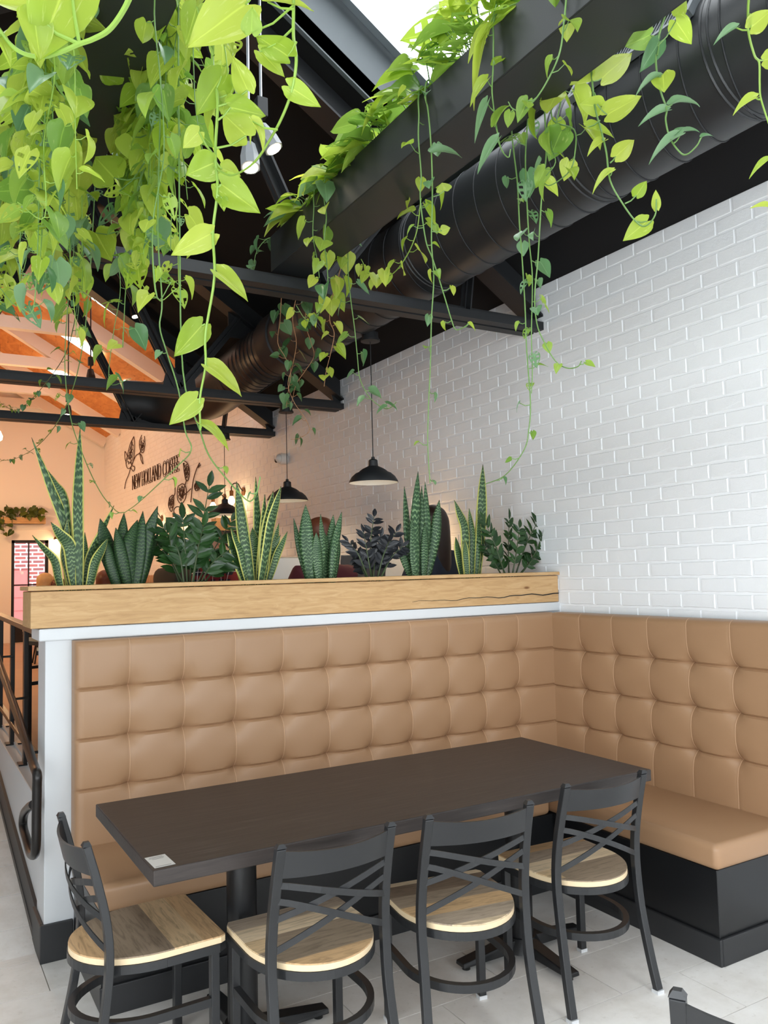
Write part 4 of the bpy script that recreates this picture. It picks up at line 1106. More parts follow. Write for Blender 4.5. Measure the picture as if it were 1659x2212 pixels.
rvine('left of three thin vines, reaching farthest down the brick wall', [(1105, 280), (1110, 330), (1118, 400), (1122, 480), (1128, 560), (1134, 660), (1138, 760), (1146, 870), (1142, 930), (1132, 972), (1092, 1026), (1045, 1047)], XC, 25, size=.05, gap=.13, mats=(DE, MI))
rvine('middle strand of the three thin vines with holed leaves on the brick wall', [(1140, 250), (1135, 340), (1138, 430), (1143, 520), (1150, 600), (1148, 720), (1150, 800), (1148, 850)], XC, 26, size=.09, gap=.09, mats=(MI, DE), holed=.7)
rvine('right strand of the three thin vines, bending right across the brick wall', [(1180, 330), (1172, 400), (1166, 490), (1162, 560), (1155, 640), (1160, 700), (1176, 740), (1200, 780), (1225, 795), (1248, 792), (1256, 780)], XC, 27, size=.075, gap=.12, mats=(DE, MI))
rvine('vine with variegated leaves crossing the duct and hooking upward at its end', [(1274, 100), (1278, 160), (1285, 230), (1298, 280), (1310, 330), (1318, 390), (1345, 440), (1375, 480), (1395, 488), (1415, 465), (1418, 430)], XC, 28, auto=False, r=.0042,
      hero=[((1282, 175), (1300, 170), (1365, 108), 62, LI, 'f'), ((1290, 225), (1312, 248), (1385, 204), 52, LI, 'f'), ((1296, 260), (1270, 275), (1330, 285), 40, LI, 'b'), ((1300, 300), (1305, 305), (1268, 320), 30, LI, 'c'),
            ((1318, 352), (1330, 338), (1372, 300), 40, LI, 'f'), ((1318, 380), (1322, 372), (1272, 402), 22, LI, 'c'), ((1350, 440), (1375, 422), (1396, 390), 30, LI, 'f'), ((1372, 478), (1398, 478), (1348, 518), 44, LI, 'f'),
            ((1416, 455), (1418, 450), (1416, 408), 20, LI, 'f'), ((1284, 200), (1298, 230), (1252, 225), 42, LI, 'f'), ((1276, 130), (1290, 140), (1235, 180), 46, LI, 'f')])
rvine('vine with heart leaves over the duct ending in a small hook', [(1452, -20), (1420, 90), (1418, 150), (1428, 200), (1440, 235), (1438, 260), (1448, 300), (1470, 330), (1485, 333), (1505, 315), (1514, 298)], XC, 29, auto=False, r=.004,
      hero=[((1420, 120), (1424, 90), (1386, 152), 40, DE, 'f'), ((1420, 100), (1460, 45), (1493, 95), 46, LI, 'f'), ((1428, 160), (1432, 160), (1434, 196), 50, LI, 'f'), ((1428, 165), (1422, 166), (1370, 188), 22, DE, 'c'),
            ((1440, 230), (1452, 226), (1518, 202), 22, DE, 'c'), ((1438, 242), (1440, 240), (1382, 252), 26, DE, 'c'), ((1450, 292), (1462, 292), (1508, 262), 20, DE, 'c'), ((1455, 310), (1468, 295), (1396, 330), 26, DE, 'c'),
            ((1512, 300), (1516, 296), (1540, 286), 18, DE, 'c'), ((1420, 90), (1405, 75), (1352, 100), 50, MI, 'f'), ((1425, 30), (1450, 20), (1480, -20), 60, LI, 'f')])
rvine('thick pothos vine at the right picture edge in front of the duct', [(1618, -40), (1616, 20), (1617, 70), (1630, 120), (1640, 135), (1641, 180), (1643, 210), (1655, 250), (1672, 300)], XC, 30, auto=False, r=.0042, stem='stem_lime',
      hero=[((1617, 65), (1590, 60), (1540, 82), 22, DE, 'c'), ((1643, 215), (1632, 212), (1580, 232), 34, LI, 'c'), ((1620, 30), (1622, 60), (1668, 20), 44, LI, 'f'), ((1640, 130), (1650, 130), (1690, 120), 40, LI, 'f'), ((1665, 350), (1660, 345), (1614, 378), 28, LI, 'b'), ((1672, 440), (1660, 448), (1628, 438), 22, LI, 'c')])
rvine('vine of mixed leaves below the planter corner, right of the long pale vine', [(1190, 200), (1195, 260), (1240, 280), (1242, 330), (1230, 370), (1190, 400), (1170, 395), (1150, 410)], XC, 31, size=.13, gap=.06, mats=(LI, LI, MI))
rvine('cluster of lime leaves hanging in front of the register on the duct', [(1215, 190), (1205, 250), (1190, 310), (1200, 350), (1180, 380)], XC, 32, size=.14, gap=.05, mats=(LI, MI))
rvine('yellowish pothos loop under the planter, left of the duct', [(915, 390), (908, 440), (900, 500), (880, 550), (850, 590), (820, 600), (795, 585), (780, 560)], XC-.02, 33, size=.105, gap=.05, mats=(LI,), stem='stem_lime')
rvine('vine of yellow heart leaves hanging below the near truss', [(745, 540), (730, 600), (718, 640), (712, 690), (722, 720), (715, 760), (705, 800), (700, 835)], 1.88, 34, size=.105, gap=.06, mats=(LI,), stem='stem_brown', toward=.9)
rvine('long thin vine left of the pendant cord ending in a hook', [(752, 520), (752, 590), (758, 650), (766, 710), (772, 770), (778, 820), (800, 860), (830, 882), (848, 878), (856, 868)], XC, 35, size=.09, gap=.10, mats=(DE, DE, MI))
rvine('vine of small lime leaves climbing down over the planter front, nearest the truss', [(700, 430), (705, 470), (700, 520), (705, 560), (708, 610), (700, 650), (680, 690), (660, 690), (640, 660)], XB, 36, size=.10, gap=.055, mats=(LI, DE, MI))
rvine('thin lime vine hanging over the planter front beside the truss end', [(672, 400), (678, 450), (676, 510), (685, 560), (690, 600)], XB, 37, size=.10, gap=.055, mats=(LI, MI))
def hv(label, pts, seed): # dark heart-leaf philodendron behind the truss
    return vine('philodendron_vine', label, [ony(p, 4.12) for p in pts], .0026, .085, .062, (HE,), 'stem_brown', None, .045, seed, toward=1.0)
hv('dark heart-leaf vine behind the truss, leftmost strand', [(608, 640), (605, 690), (600, 740), (615, 770), (628, 800), (622, 850), (618, 880)], 41)
hv('dark heart-leaf vine behind the truss, long strand curling at its end', [(640, 640), (632, 690), (640, 740), (632, 790), (622, 830), (636, 870), (660, 905), (668, 930), (650, 945), (628, 950)], 42)
hv('dark heart-leaf vine behind the truss, right strand near the yellow hearts', [(662, 650), (660, 700), (672, 740), (678, 770), (660, 800), (640, 830), (630, 870)], 43)
vine('trailing_vine', 'small grey-green plant spilling over the far end of the middle planter', [Vector((1.70, 3.86, 3.36)), Vector((1.63, 3.93, 3.37)), Vector((1.58, 3.97, 3.30)), Vector((1.57, 3.99, 3.20))], .003, .085, .035, (DE,), 'stem_green', None, .05, 44, toward=.6)
# --- leafy plants standing in the middle box
def bush(label, x, y, n, size, mats, seed, spread=.16, height=.16, holed=0.15, cat='plant'):
    rr = random.Random(seed); t = thing('trailing_plant', label, cat, (x, y, 3.33)); o0 = t.location
    mb = MB()
    for i in range(n):
        a = rr.uniform(0, 6.28); rad = spread*math.sqrt(rr.random())
        e = Vector((x+math.cos(a)*rad*.85-.02, y+math.sin(a)*rad*1.25, 3.36+height*rr.random()*(1-.4*rad/spread)))
        base = Vector((x+math.cos(a)*rad*.3, y+math.sin(a)*rad*.5, 3.33))
        m = (base+e)/2+Vector((0, 0, .04)); mb.tube([base-o0, m-o0, e-o0], .0022, 5, cap=False)
        out = Vector((math.cos(a)-.25, math.sin(a), rr.uniform(-.5, .25)))
        nrm = Vector((rr.uniform(-.5, .5), rr.uniform(-.6, .2), rr.uniform(.3, 1)))
        mt = rr.choice(mats); me = HOLED[mt] if (mt in HOLED and rr.random() < holed) else rr.choice(LEAF[mt])
        put_leaf(t, me, e, out, nrm, size*rr.uniform(.7, 1.25))
    mb.build('stem', 'stem_green', t, smooth=True); return t
bush('clump of lime pothos at the far end of the middle planter', 1.735, 3.55, 46, .125, (LI, LI, MI, DE), 51)
bush('clump of pale pothos second from the far end of the middle planter', 1.735, 3.20, 46, .13, (LI, LI, MI), 52)
bush('clump of broad green pothos in the middle of the planter', 1.735, 2.88, 44, .13, (LI, MI, MI), 53)
bush('clump of holed monstera leaves in front of the skylight', 1.735, 2.52, 44, .14, (MI, MI, LI), 54, height=.2, holed=.6)
bush('taller lacy monstera reaching up against the skylight', 1.735, 2.20, 36, .135, (MI, LI), 55, height=.30, holed=.9)
bush('clump of green pothos nearest the camera on the middle planter', 1.735, 1.85, 30, .12, (LI, MI), 56, height=.18)
bush('clump of pothos at the upper picture edge on the middle planter', 1.735, 1.45, 26, .12, (LI, MI), 57)
for k, y in enumerate((1.6, 2.2, 2.8, 3.4)):
    bush('clump of lime pothos in the left planter box, '+('nearest the camera', 'second from the camera', 'second from the truss', 'nearest the truss')[k], 0.505, y, 24, .11, (LI, MI, LI), 60+k)['group'] = 'pothos clumps in the left box'

# --- snake plants and zz plants in the oak trough ---------------------------------
def blade(parent, base, mid, tip, width, mat, cup=.18, yaw=0.0, twist=0.0, wb=.55):
    """one stiff lance leaf along base-mid-tip"""
    P = catmull([base, (Vector(base)+Vector(mid))/2+Vector((0, 0, 0)), mid, (Vector(mid)*.45+Vector(tip)*.55), tip], 5)
    n = len(P); vs = []; uv = []; o0 = parent.location
    for i, p in enumerate(P):
        t = i/(n-1)
        w = width*(wb+(1-wb)*math.sin(math.pi/2*t/.5)) if t < .5 else width*(1-((t-.5)/.5)**1.75)
        w = max(.0012, w)
        d = (P[min(i+1, n-1)]-P[max(i-1, 0)]).normalized()
        a = yaw+twist*t
        sd = Vector((math.cos(a), math.sin(a), 0)); sd = (sd-d*sd.dot(d)).normalized(); nn = sd.cross(d)
        for c in (-1, -.6, 0, .6, 1):
            vs.append(p+sd*c*w/2+nn*cup*w*(1-c*c)-o0); uv.append(((c+1)/2, t))
    fs = []
    for i in range(n-1):
        for j in range(4): fs.append((i*5+j, i*5+j+1, (i+1)*5+j+1, (i+1)*5+j))
    me = bpy.data.meshes.new('leaf'); me.from_pydata([tuple(v) for v in vs], [], fs); me.update()
    l = me.uv_layers.new(name='UVMap')
    for pl in me.polygons:
        for li in pl.loop_indices: l.data[li].uv = uv[me.loops[li].vertex_index]
    me.polygons.foreach_set('use_smooth', [True]*len(me.polygons)); me.materials.append(M[mat])
    o = link('leaf', me, parent)
    s = o.modifiers.new('thickness', 'SOLIDIFY'); s.thickness = .0025; s.offset = 0
    return o
YPL = 3.935
def snake(label, cx, mat, leaves, seed):
    rr = random.Random(seed); b0 = ony((cx, 1262-(cx-160)*.031), YPL); b0.z = 1.53
    t = thing('snake_plant', label, 'plant', tuple(b0))
    for (bx, mx, my, tx, ty, w) in leaves:
        y = YPL+rr.uniform(-.055, .06)
        by = 1275-(bx-120)*.033
        B_ = ony((bx, by), y); B_.z = 1.525; m = ony((mx, my), y+rr.uniform(-.01, .01)); tp = ony((tx, ty), y+rr.uniform(-.03, .03))
        dist = y*.861+B_.x*.504
        blade(t, B_, m, tp, 1.22*w/FPX*dist, mat, rr.uniform(.08, .22), rr.uniform(-.45, .25), rr.uniform(-.5, .5))
    return t
snake('tallest snake plant with yellow margins at the left end of the oak trough', 165, 'snake_margin',
      [(172, 168, 1100, 173, 925, 20), (150, 152, 1165, 68, 945, 20), (160, 138, 1080, 102, 1015, 16), (150, 148, 1190, 145, 1110, 22), (165, 150, 1180, 110, 1128, 24), (135, 118, 1210, 70, 1156, 16),
       (180, 195, 1200, 246, 1092, 18), (188, 205, 1215, 233, 1163, 18), (178, 184, 1210, 183, 1150, 14), (158, 140, 1200, 146, 1120, 16)], 1)
snake('broad dark green snake plant without margins, second from the left', 285, 'snake_dark',
      [(262, 232, 1190, 216, 1120, 32), (272, 262, 1190, 268, 1108, 24), (285, 280, 1180, 297, 1123, 28), (296, 312, 1180, 341, 1093, 26), (290, 300, 1190, 309, 1104, 26), (280, 262, 1200, 250, 1140, 22), (300, 325, 1190, 342, 1150, 18), (275, 285, 1190, 292, 1155, 22), (258, 240, 1215, 228, 1165, 24)], 2)
snake('bushy snake plant with bright yellow margins below the middle pendant lamp', 550, 'snake_margin',
      [(545, 525, 1150, 511, 1040, 22), (560, 585, 1130, 607, 1050, 20), (552, 556, 1150, 552, 1030, 18), (565, 575, 1160, 590, 1060, 26), (540, 520, 1190, 498, 1140, 18), (545, 548, 1190, 545, 1140, 30), (560, 590, 1190, 602, 1130, 18), (575, 598, 1200, 621, 1148, 14), (535, 508, 1205, 490, 1150, 20), (556, 566, 1180, 572, 1068, 18), (530, 515, 1215, 502, 1165, 16), (568, 580, 1200, 606, 1156, 20)], 3)
snake('compact snake plant with silvery bands in front of the person in maroon', 688, 'snake_plain',
      [(672, 662, 1170, 660, 1090, 26), (682, 672, 1190, 658, 1148, 20), (692, 697, 1180, 692, 1110, 16), (700, 702, 1190, 695, 1140, 28), (706, 714, 1180, 720, 1112, 18), (714, 722, 1180, 738, 1106, 16), (668, 648, 1190, 634, 1120, 12), (716, 722, 1200, 728, 1150, 22), (690, 684, 1200, 683, 1150, 20), (674, 664, 1210, 664, 1160, 18)], 4)
snake('slim upright snake plant in front of the long dark hair', 905, 'snake_plain',
      [(892, 880, 1150, 873, 1050, 20), (900, 896, 1140, 903, 1018, 20), (908, 909, 1150, 911, 1050, 14), (912, 923, 1140, 918, 1040, 14), (918, 938, 1160, 949, 1080, 22), (905, 905, 1190, 900, 1140, 22), (915, 917, 1190, 918, 1130, 18), (892, 870, 1200, 868, 1180, 14), (898, 894, 1200, 890, 1120, 18)], 5)
snake('sparse snake plant with yellow margins and one very tall leaf, near the brick wall', 1010, 'snake_margin',
      [(1030, 1040, 1110, 1043, 1003, 20), (1008, 1003, 1140, 981, 1080, 18), (1018, 1020, 1160, 1013, 1098, 14), (1000, 990, 1200, 984, 1160, 16), (1010, 1006, 1200, 1004, 1165, 12), (1028, 1034, 1170, 1034, 1105, 12)], 6)

def leaflet_mesh(mat):
    vs = []; uv = []; ts = [0, .1, .3, .55, .8, 1]; ws = [.03, .11, .185, .19, .11, .004]
    for t, w in zip(ts, ws):
        for c in (-1, -.5, 0, .5, 1): vs.append((c*w, t, .10*abs(c)*w*2-.08*t*t)); uv.append(((c+1)/2, t))
    fs = [(i*5+j, i*5+j+1, i*5+j+6, i*5+j+5) for i in range(5) for j in range(4)]
    me = bpy.data.meshes.new('leaflet'); me.from_pydata(vs, [], fs); me.update(); l = me.uv_layers.new(name='UVMap')
    for p in me.polygons:
        for li in p.loop_indices: l.data[li].uv = uv[me.loops[li].vertex_index]
    me.polygons.foreach_set('use_smooth', [True]*len(me.polygons)); me.materials.append(M[mat]); return me
ZZ = {m: leaflet_mesh(m) for m in ('leaf_zz', 'leaf_raven')}
def zz(label, cx, mat, stems, seed):
    rr = random.Random(seed); b0 = ony((cx, 1250), YPL); b0.z = 1.53
    t = thing('zz_plant', label, 'plant', tuple(b0)); o0 = t.location
    for (bx, mx, my, tx, ty, ll) in stems:
        y = YPL+rr.uniform(-.06, .06); B_ = ony((bx, 1255), y); B_.z = 1.525
        tp = ony((tx, ty), y+rr.uniform(-.08, .08)); m = ony((mx, my), y+rr.uniform(-.03, .03))
        P = catmull([B_, m, tp], 8); mb = MB(); n = len(P)
        mb.tube([p-o0 for p in P], [.0055*(1-.75*i/n) for i in range(n)], 6); st = mb.build('stem', 'zz_stem', t, smooth=True)
        k = 8; dist = y*.861+B_.x*.504; L = ll/FPX*dist
        face = Vector((rr.uniform(-.4, .4), -1, rr.uniform(-.1, .5)))
        for i in range(k):
            f = .34+.63*i/(k-1); idx = min(n-2, int(f*(n-1))); p = P[idx]; d = (P[idx+1]-P[idx]).normalized()
            sd = d.cross(face).normalized()
            for s in (-1, 1):
                if rr.random() < .06: continue
                dr_ = sd*s*rr.uniform(.7, 1.1)+d*rr.uniform(.5, .9)
                o = link('leaflet', ZZ[mat], st)
                R_ = basis(dr_, face+Vector((rr.uniform(-.5, .5), 0, rr.uniform(-.2, .6)))).to_4x4()
                o.matrix_local = Matrix.Translation(p-o0) @ R_ @ Matrix.Scale(L*rr.uniform(.8, 1.15)*(1-.25*abs(f-.6)), 4)
        o = link('leaflet', ZZ[mat], st); o.matrix_local = Matrix.Translation(P[-1]-o0) @ basis((P[-1]-P[-2]), face).to_4x4() @ Matrix.Scale(L*.9, 4)
    return t
zz('large glossy zz plant with one tall frond, left of the farthest pendant lamp', 412, 'leaf_zz',
   [(412, 432, 1160, 452, 1050, 44), (400, 385, 1190, 352, 1140, 40), (420, 455, 1200, 500, 1125, 38), (405, 400, 1190, 395, 1120, 42), (425, 460, 1215, 510, 1178, 36), (395, 370, 1215, 340, 1175, 36), (415, 425, 1200, 440, 1135, 40), (405, 375, 1215, 365, 1150, 38), (428, 470, 1225, 512, 1200, 34), (410, 412, 1215, 415, 1160, 38)], 1)
zz('very dark purple-black zz plant in front of the laptop', 805, 'leaf_raven',
   [(805, 800, 1180, 808, 1116, 30), (800, 775, 1200, 752, 1170, 28), (812, 830, 1195, 856, 1148, 28), (815, 845, 1205, 870, 1180, 26), (805, 795, 1205, 785, 1150, 28), (798, 780, 1225, 765, 1205, 26), (812, 822, 1215, 840, 1170, 28), (806, 810, 1210, 822, 1160, 28)], 2)
zz('green zz plant in the trough corner next to the brick wall', 1100, 'leaf_zz',
   [(1095, 1070, 1180, 1048, 1128, 30), (1110, 1135, 1180, 1164, 1122, 32), (1100, 1098, 1190, 1100, 1122, 28), (1112, 1150, 1205, 1172, 1155, 28), (1090, 1065, 1210, 1045, 1175, 28), (1105, 1115, 1195, 1122, 1140, 28), (1115, 1145, 1215, 1168, 1190, 26), (1098, 1080, 1215, 1062, 1195, 26)], 3)

# ================================================================== LAMPS AND FITTINGS
def pendant(label, loc, ztop, rim=.182, canopy=True):
    t = thing('pendant_lamp', label, 'lamp', loc); k = rim/.182
    pr = [(.182, .0), (.180, .012), (.160, .045), (.132, .070), (.108, .080), (.098, .090), (.078, .104), (.048, .118), (.036, .124), (.034, .165), (.026, .172), (.014, .176), (.012, .192), (0.0, .193)]
    out = [(r*k, z*k) for r, z in pr]
    MB().lathe(out, 40).build('lamp_shade', 'black_paint', t, smooth=True)
    inn = [((r-.003)*k, (z+.0005)*k) for r, z in pr[:9]]+[(0, .121*k)]
    MB().lathe(inn[::-1], 40).build('shade_lining', 'white_paint', t, smooth=True)
    MB().lathe([(0, .030*k), (.016, .034*k), (.026, .05*k), (.024, .07*k), (.014, .10*k), (0, .105*k)], 20).build('bulb', 'bulb', t, smooth=True)
    MB().tube([(0, 0, .19*k), (0, 0, ztop-loc[2]-.03)], .0035, 8).build('cord', 'black_paint', t)
    h = ztop-loc[2]
    if canopy: MB().lathe([(0, h), (.055, h), (.058, h-.045), (.066, h-.048), (.066, h-.060), (0, h-.062)], 28).build('canopy', 'black_paint', t, smooth=True)
    l = lamp('pendant_light', (loc[0], loc[1], loc[2]+.012), 7.0, (1, .74, .46), .03, 'SPOT', (0, 0, 0), 2.6)
    return t
p1, p2, p3 = ony((807, 1043), 4.80), ony((621, 1082), 6.63), ony((486, 1112), 8.24)
pendant('black dome pendant lamp nearest the camera in front of the brick wall', tuple(p1), DZc-math.sqrt(DR*DR-(p1.x-DX)**2)-.004, .168)
pendant('black dome pendant lamp hanging below the middle truss', tuple(p2), ZC-.002, .182)
pendant('black dome pendant lamp farthest back, below the last truss', tuple(p3), ZC-.002, .175)

def spot(label, base, y, zt, group=None, tilt=0.35, mat='spot_grey', lit=True, k=1.0, energy=8):
    b = ony(base, y); t = thing('track_spotlight', label, 'spotlight', tuple(b), group=group)
    R_ = Matrix.Rotation(tilt, 4, 'Y') @ Matrix.Rotation(-.25, 4, 'X')
    def oct_(r0, r1, z0, z1, n=8):
        mb = MB(); mb.lathe([(0, z0), (r0, z0), (r1, z1), (0, z1)], n); mb.v = [tuple(R_ @ Vector(v)) for v in mb.v]; return mb
    oct_(.046*k, .046*k, .0, .05*k).build('head_rim', mat, t); oct_(.046*k, .030*k, .0502*k, .125*k).build('head_body', mat, t)
    oct_(.034*k, .034*k, -.004*k, .0, 20).build('bulb', 'spot_bulb', t)
    top = R_ @ Vector((0, 0, .12*k))
    MB().tube([top, top+Vector((0, 0, .05*k))], .008*k, 8).build('knuckle', 'black_paint', t)
    MB().box(top.x-.026*k, top.x+.026*k, -.024*k+top.y, .024*k+top.y, top.z+.05*k, top.z+.14*k).build('transformer_box', 'black_paint', t, bevel=.003)
    MB().tube([(top.x, top.y, top.z+.14*k), (top.x, top.y, zt-b.z)], .007*k, 8).build('drop_rod', 'steel_rod' if mat == 'spot_grey' else 'black_paint', t)
    if lit:
        l = lamp('track_spot_light', tuple(b+(R_ @ Vector((0, 0, -.02)))), energy, (1, .80, .58), .03, 'SPOT', (0, 0, 0), 1.6); l.rotation_euler = (R_.to_3x3()).to_euler()
    return t
spot('grey track spotlight, the lower one of the pair beside the thick vine, lit', (541, 362), 3.40, roofz(1.33)-.005, tilt=.05, energy=2)
spot('grey track spotlight, the upper one of the pair, turned to the right', (592, 322), 3.42, roofz(1.43)-.005, tilt=-.45, energy=2)
spot('black track spotlight hanging in front of a bright ceiling panel', (197, 822), 10.2, froof(1.95)-.02, tilt=0, mat='black_paint', k=1.15, energy=10)
spot('black track spotlight lower left in the warm room', (146, 897), 11.2, froof(1.8)-.02, tilt=.1, mat='black_paint', k=1.1, energy=10)
spot('dark spotlight on the last truss, seen under a holed leaf', (292, 684), 8.0, roofz(1.75)-.01, tilt=-.2, mat='black_paint', k=.9, energy=8)
for k, (px, py) in enumerate(((276, 830), (210, 903), (0, 652))):
    r = ray((px, py)); s = 1 if k < 2 else -1
    # meet the pine ceiling
    tt = (FE+FS*XR-EYE[2])/(r[2]+FS*r[0]) if s > 0 else (FE-FS*XL-EYE[2])/(r[2]-FS*r[0])
    P = Vector(EYE+r*tt); tt2 = tt*.995; P = Vector(EYE+r*tt2)
    mb = MB().lathe([(0, 0), (.07, 0), (.085, .02), (0, .02)], 20); q = Quaternion((0, 1, 0), math.atan(FS)*s); mb.v = [tuple(q @ Vector(v)) for v in mb.v]
    o = tag(mb.build('recessed_downlight', 'spot_bulb', smooth=False), ('recessed round downlight beside the truss web on the pine ceiling', 'small recessed downlight lower down on the pine ceiling slope', 'recessed downlight at the left picture edge on the pine ceiling')[k], 'downlight'); o.location = P

# wall sconces with bare bulbs on the brick wall
def sconce(px, label, x=None):
    b = onx(px, XR-.16); t = thing('wall_sconce', label, 'wall lamp', tuple(b))
    MB().lathe([(0, -.0), (.020, .012), (.040, .045), (.036, .075), (.016, .11), (0, .11)], 18, (0, 0, -.11)).build('bulb', 'bulb', t, smooth=True)
    MB().lathe([(0, 0), (.022, 0), (.024, .06), (.014, .07), (0, .07)], 16).build('socket', 'brass', t, smooth=True)
    pts = [Vector((0, 0, .07)), Vector((0, 0, .11)), Vector((.03, 0, .15)), Vector((.08, 0, .15)), Vector((.11, 0, .10)), Vector((.145, 0, .06))]
    MB().tube(catmull(pts, 5), .007, 8).build('arm', 'black_paint', t, smooth=True)
    MB().lathe([(0, .02), (.05, .02), (.05, 0), (0, 0)], 20, (.138, 0, .06), 'x').build('wall_plate', 'brass', t, smooth=True)
    lamp('sconce_light', tuple(b+Vector((0, 0, -.05))), 9.0, (1, .58, .27), .05)
    return t
sconce((329, 1128), 'bare bulb wall sconce left of the tall zz frond')
sconce((376, 1118), 'bare bulb wall sconce under the painted flowers')
sconce((460, 1085), 'bare bulb wall sconce left of the farthest pendant lamp')
sconce((500, 1072), 'bright bare bulb wall sconce right behind the farthest pendant lamp')
sconce((903, 1150), 'bare bulb wall sconce hidden behind the long dark hair')
b = ony((124, 1163), YF-.10); t = thing('wall_sconce', 'round brass wall lamp beside the far glazed door', 'wall lamp', tuple(b))
MB().lathe([(0, -.10), (.03, -.09), (.05, -.05), (.03, 0), (0, 0)], 18).build('bulb', 'bulb', t, smooth=True)
MB().lathe([(.075, -.02), (.06, .02), (.025, .05), (0, .055)], 20).build('lamp_shade', 'brass', t, smooth=True)
MB().tube([(0, 0, .05), (0, .03, .08), (0, .10, .08)], .01, 8).build('arm', 'brass', t, smooth=True)
lamp('sconce_light', tuple(b+Vector((0, -.03, -.13))), 8.0, (1, .55, .25), .05)
for k, (x, y, z) in enumerate(((0.2, 13.0, 2.9), (0.2, 10.0, 2.9), (1.2, 15.2, 2.9))):   # bulbs added out of view to the left to light the warm room
    t = thing('cord_pendant', 'added bare bulb on a cord, out of view, lighting the warm room, '+('middle one', 'nearest one', 'nearest the far wall')[k], 'lamp', (x, y, z), group='added bulbs out of view')
    MB().lathe([(0, -.06), (.03, -.04), (.035, 0), (.015, .05), (0, .06)], 16).build('bulb', 'bulb', t, smooth=True)
    MB().tube([(0, 0, .05), (0, 0, froof(x)-z-.02)], .004, 6).build('cord', 'black_paint', t)
    lamp('cord_light', (x, y, z-.08), 46.0, (1, .57, .26), .06)
t = thing('cord_pendant', 'glowing bare bulb at the left picture edge under the last truss', 'lamp', tuple(ony((-2, 942), 14.2)))
MB().lathe([(0, -.09), (.045, -.06), (.055, 0), (.02, .08), (0, .09)], 16).build('bulb', 'bulb', t, smooth=True)
MB().tube([(0, 0, .07), (0, 0, froof(t.location.x)-t.location.z-.3)], .004, 6).build('cord', 'black_paint', t)
lamp('cord_light', tuple(t.location+Vector((0, -.12, 0))), 26.0, (1, .58, .27), .06)

# security camera
c = onx((606, 991), XR-.075); t = thing('security_camera', 'white dome security camera on the brick wall between two pendant cords', 'camera', tuple(c))
MB().lathe([(0, .068), (.050, .068), (.060, .055), (.060, -.01), (.052, -.012)], 28, (0, 0, 0), 'x').build('housing', 'camera_white', t, smooth=True)
mb = MB().lathe([(0, -.060), (.025, -.052), (.046, -.030), (.052, 0.0), (.046, .02), (0, .03)], 24, (0, 0, 0), 'x'); mb.build('eyeball', 'camera_white', t, smooth=True)
q = Vector((-.042, .018, -.018)); mb = MB().lathe([(0, -.016), (.018, -.012), (.024, .0), (.024, .012)], 18, tuple(q), 'x'); mb.build('lens', 'lens_black', t, smooth=True)

# painted lettering and line flowers on the brick wall ---------------------------------
SG = thing('wall_lettering', 'thin dark lettering painted between line flowers on the warm brick wall', 'sign', (XR-.012, 14.60, 3.125))
cu_ = bpy.data.curves.new('wall_text', 'FONT'); cu_.body = 'NEW HOLLAND COFFEE'; cu_.size = .34; cu_.extrude = .002; cu_.space_character = 1.0
cu_.fill_mode = 'NONE'; cu_.bevel_depth = .0028; cu_.bevel_resolution = 0; cu_.resolution_u = 3
to = bpy.data.objects.new('letters_source', cu_)
bpy.context.scene.collection.objects.link(to); bpy.context.view_layer.update()
dg = bpy.context.evaluated_depsgraph_get(); tm = bpy.data.meshes.new_from_object(to.evaluated_get(dg)); bpy.data.objects.remove(to)
xs = [v.co.x for v in tm.vertices]; ys = [v.co.y for v in tm.vertices]
sx = 2.86/(max(xs)-min(xs)); sy = .258/(max(ys)-min(ys)); x0 = min(xs); y0 = min(ys)
for v in tm.vertices: v.co = Vector((-v.co.z, -(v.co.x-x0)*sx, (v.co.y-y0)*sy))
tm.materials.clear(); tm.materials.append(M['ink']); link('letters', tm, SG)
def flower(label, cl):
    o0 = onx(cl[0][0], XR-.018); t = thing('painted_flower', label, 'mural', tuple(o0))
    for pl in cl:
        P = catmull([onx(p, XR-.018) for p in pl], 5)
        MB().tube([p-o0 for p in P], .0070, 5).build('ink_line', 'ink', t)
        if len(pl) > 5:                                   # inner petal lines
            c_ = sum(P, Vector())/len(P)
            for f_ in (.62, .3):
                Q = [c_+(p-c_)*f_+Vector((0, .03*math.sin(i*1.3), .02*math.cos(i*1.7))) for i, p in enumerate(P)]
                MB().tube([p-o0 for p in Q], .0055, 5).build('ink_line', 'ink', t)
    return t
flower('line drawing of a tulip spray painted left of the lettering',
       [[(289, 943), (281, 960), (275, 985), (272, 1000), (276, 1012), (283, 1008), (289, 990), (291, 960), (289, 943)], [(285, 950), (282, 985), (284, 1005)],
        [(306, 940), (301, 955), (303, 972), (309, 978), (313, 962), (312, 942)], [(283, 1008), (293, 985), (302, 978), (308, 960)], [(302, 980), (305, 995), (309, 1002), (306, 985), (300, 979)],
        [(283, 1008), (278, 1025), (272, 1040), (269, 1056)], [(275, 985), (270, 975), (270, 990), (273, 1000)], [(283, 1012), (288, 1018), (291, 1010), (286, 1006)]])
